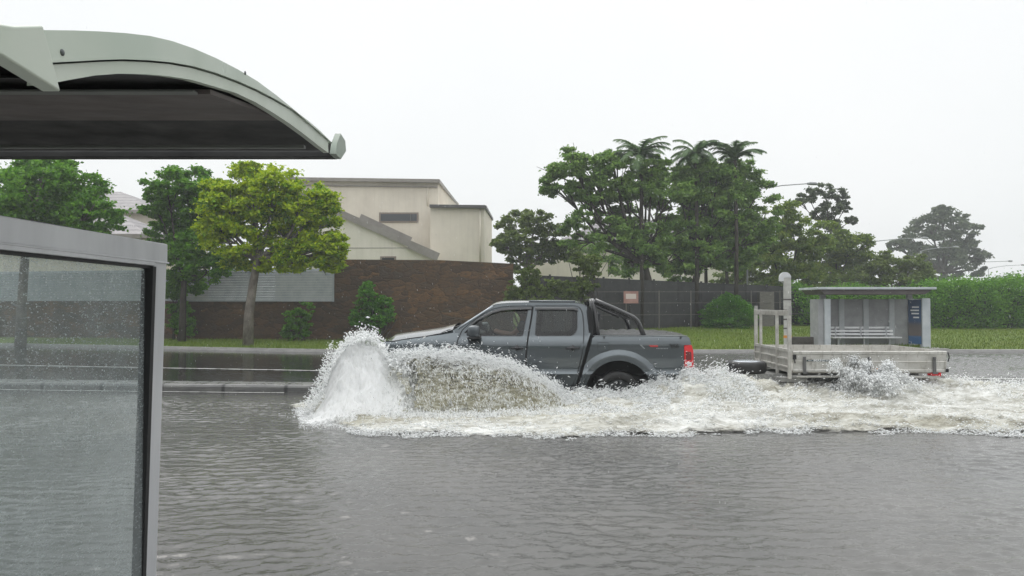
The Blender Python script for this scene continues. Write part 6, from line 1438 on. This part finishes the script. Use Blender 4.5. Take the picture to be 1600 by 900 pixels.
# C: wake spray
n = 65000; x = RNG.uniform(WX(560, 11), 10.5, n); x = np.where(RNG.random(n) < .5, RNG.uniform(WX(870, 11.4), WX(1180, 11.6), n), x)
y = np.interp(x, [-3, 0, 3, 8], [11.3, 11.5, 11.9, 12.2]) + RNG.normal(0, .55, n) - .1; y = np.minimum(y, np.where(x < WX(1085, 12), 11.92, 13.6))
z0 = wz(x, y); nz = fbm(np.stack([x * 3.2, y * 3.2, x * 0], -1), 4, 99); M_ = np.interp(x, mxx, mxh)
keep = (z0 > .03) & (nz > .42)
z = z0 + RNG.exponential(.035, n) * (.4 + 2.2 * M_) * (nz * 1.6)
n_ = keep.sum(); d = np.stack([1 + RNG.normal(0, .4, n_), RNG.normal(0, .3, n_), .45 + RNG.normal(0, .45, n_)], 1)
drops('wake_spray', np.stack([x, y, z], 1)[keep], d, rnd_r(n_, .0025, .010, 2.4), RNG.uniform(1.4, 5, n_), M['spray'], 'low flying droplets above the foam behind the front wheel')
# D: foam lace at the near edge
n = 26000; x = RNG.uniform(-3.4, 9, n); yb_ = np.interp(x, fbx, fby); y = yb_ + RNG.exponential(.45, n) - .02; z0 = wz(x, y); nz = fbm(np.stack([x * 2.5, y * 5, x * 0], -1), 4, 105)
keep = (z0 > -.01) & (nz > .46); n_ = keep.sum()
drops('foam_beads', np.stack([x, y, z0 + .004 + RNG.exponential(.012, n)], 1)[keep], np.stack([1 + RNG.normal(0, .4, n_), RNG.normal(0, .3, n_), RNG.normal(0, .25, n_)], 1), rnd_r(n_, .0025, .008, 2), RNG.uniform(1.5, 5, n_), M['spray'], 'fine white foam beads along the near edge of the wake')
# E: burst from the trailer wheel, ballistic
n = 36000; t = RNG.random(n) ** .8 * .5; jet = RNG.integers(0, 26, n); jr = np.random.default_rng(5)
jv = np.stack([jr.normal(.15, .6, 26), jr.normal(-.5, .4, 26), jr.uniform(1.2, 3.6, 26)], 1); src = np.stack([jr.uniform(tx(1302), tx(1350), 26), jr.uniform(11.55, 12.0, 26), np.full(26, .12)], 1)
vj = jv[jet] + RNG.normal(0, .11, (n, 3)) ; P = src[jet] + vj * t[:, None]; P[:, 2] -= 4.9 * t * t; d = vj.copy(); d[:, 2] -= 9.8 * t
keep = (P[:, 2] > .02) & (P[:, 1] < 11.95); P = P[keep]; d = d[keep]; n = len(P)
drops('trailer_spray', P, d, rnd_r(n, .0022, .012, 3.2), RNG.uniform(1.4, 4, n), M['spray'], 'jagged white burst of spray at the trailer wheel')

# falling rain
n = 6000; yy_ = RNG.uniform(4.5, 24, n) ; xx_ = RNG.uniform(-.75, .75, n) * yy_; P = np.stack([xx_, yy_, RNG.uniform(0.1, 1, n) * (EYE + .42 * yy_)], 1)
P = P[~((P[:, 0] < -1.1) & (P[:, 1] < 5.3) & (P[:, 2] < 2.9))]; n = len(P)
drops('rain', P, np.stack([RNG.normal(.10, .03, n), RNG.normal(0, .03, n), np.full(n, -1.)], 1), RNG.uniform(.0006, .0011, n), RNG.uniform(7, 12, n), M['spray'], 'fine rain falling over the street')['category'] = 'rain'
# rainy air
hz_b = MB(); hz_b.box(-150, 160, -20, 260, -1.3, 26)
m = bpy.data.materials.new('rain haze'); m.use_nodes = True; m.node_tree.nodes.clear(); out = nd(m, 'ShaderNodeOutputMaterial'); pv = nd(m, 'ShaderNodeVolumePrincipled')
pv.inputs['Color'].default_value = (.92, .95, .96, 1); pv.inputs['Density'].default_value = .0019; lk(m, pv.outputs[0], out.inputs['Volume'])
if HAZE: tag(hz_b.build('haze', m), kind='stuff', label='pale rainy haze over the whole street', cat='haze')
for o in bpy.data.objects:
    if o.parent is not None and 'category' in o: del o['category']
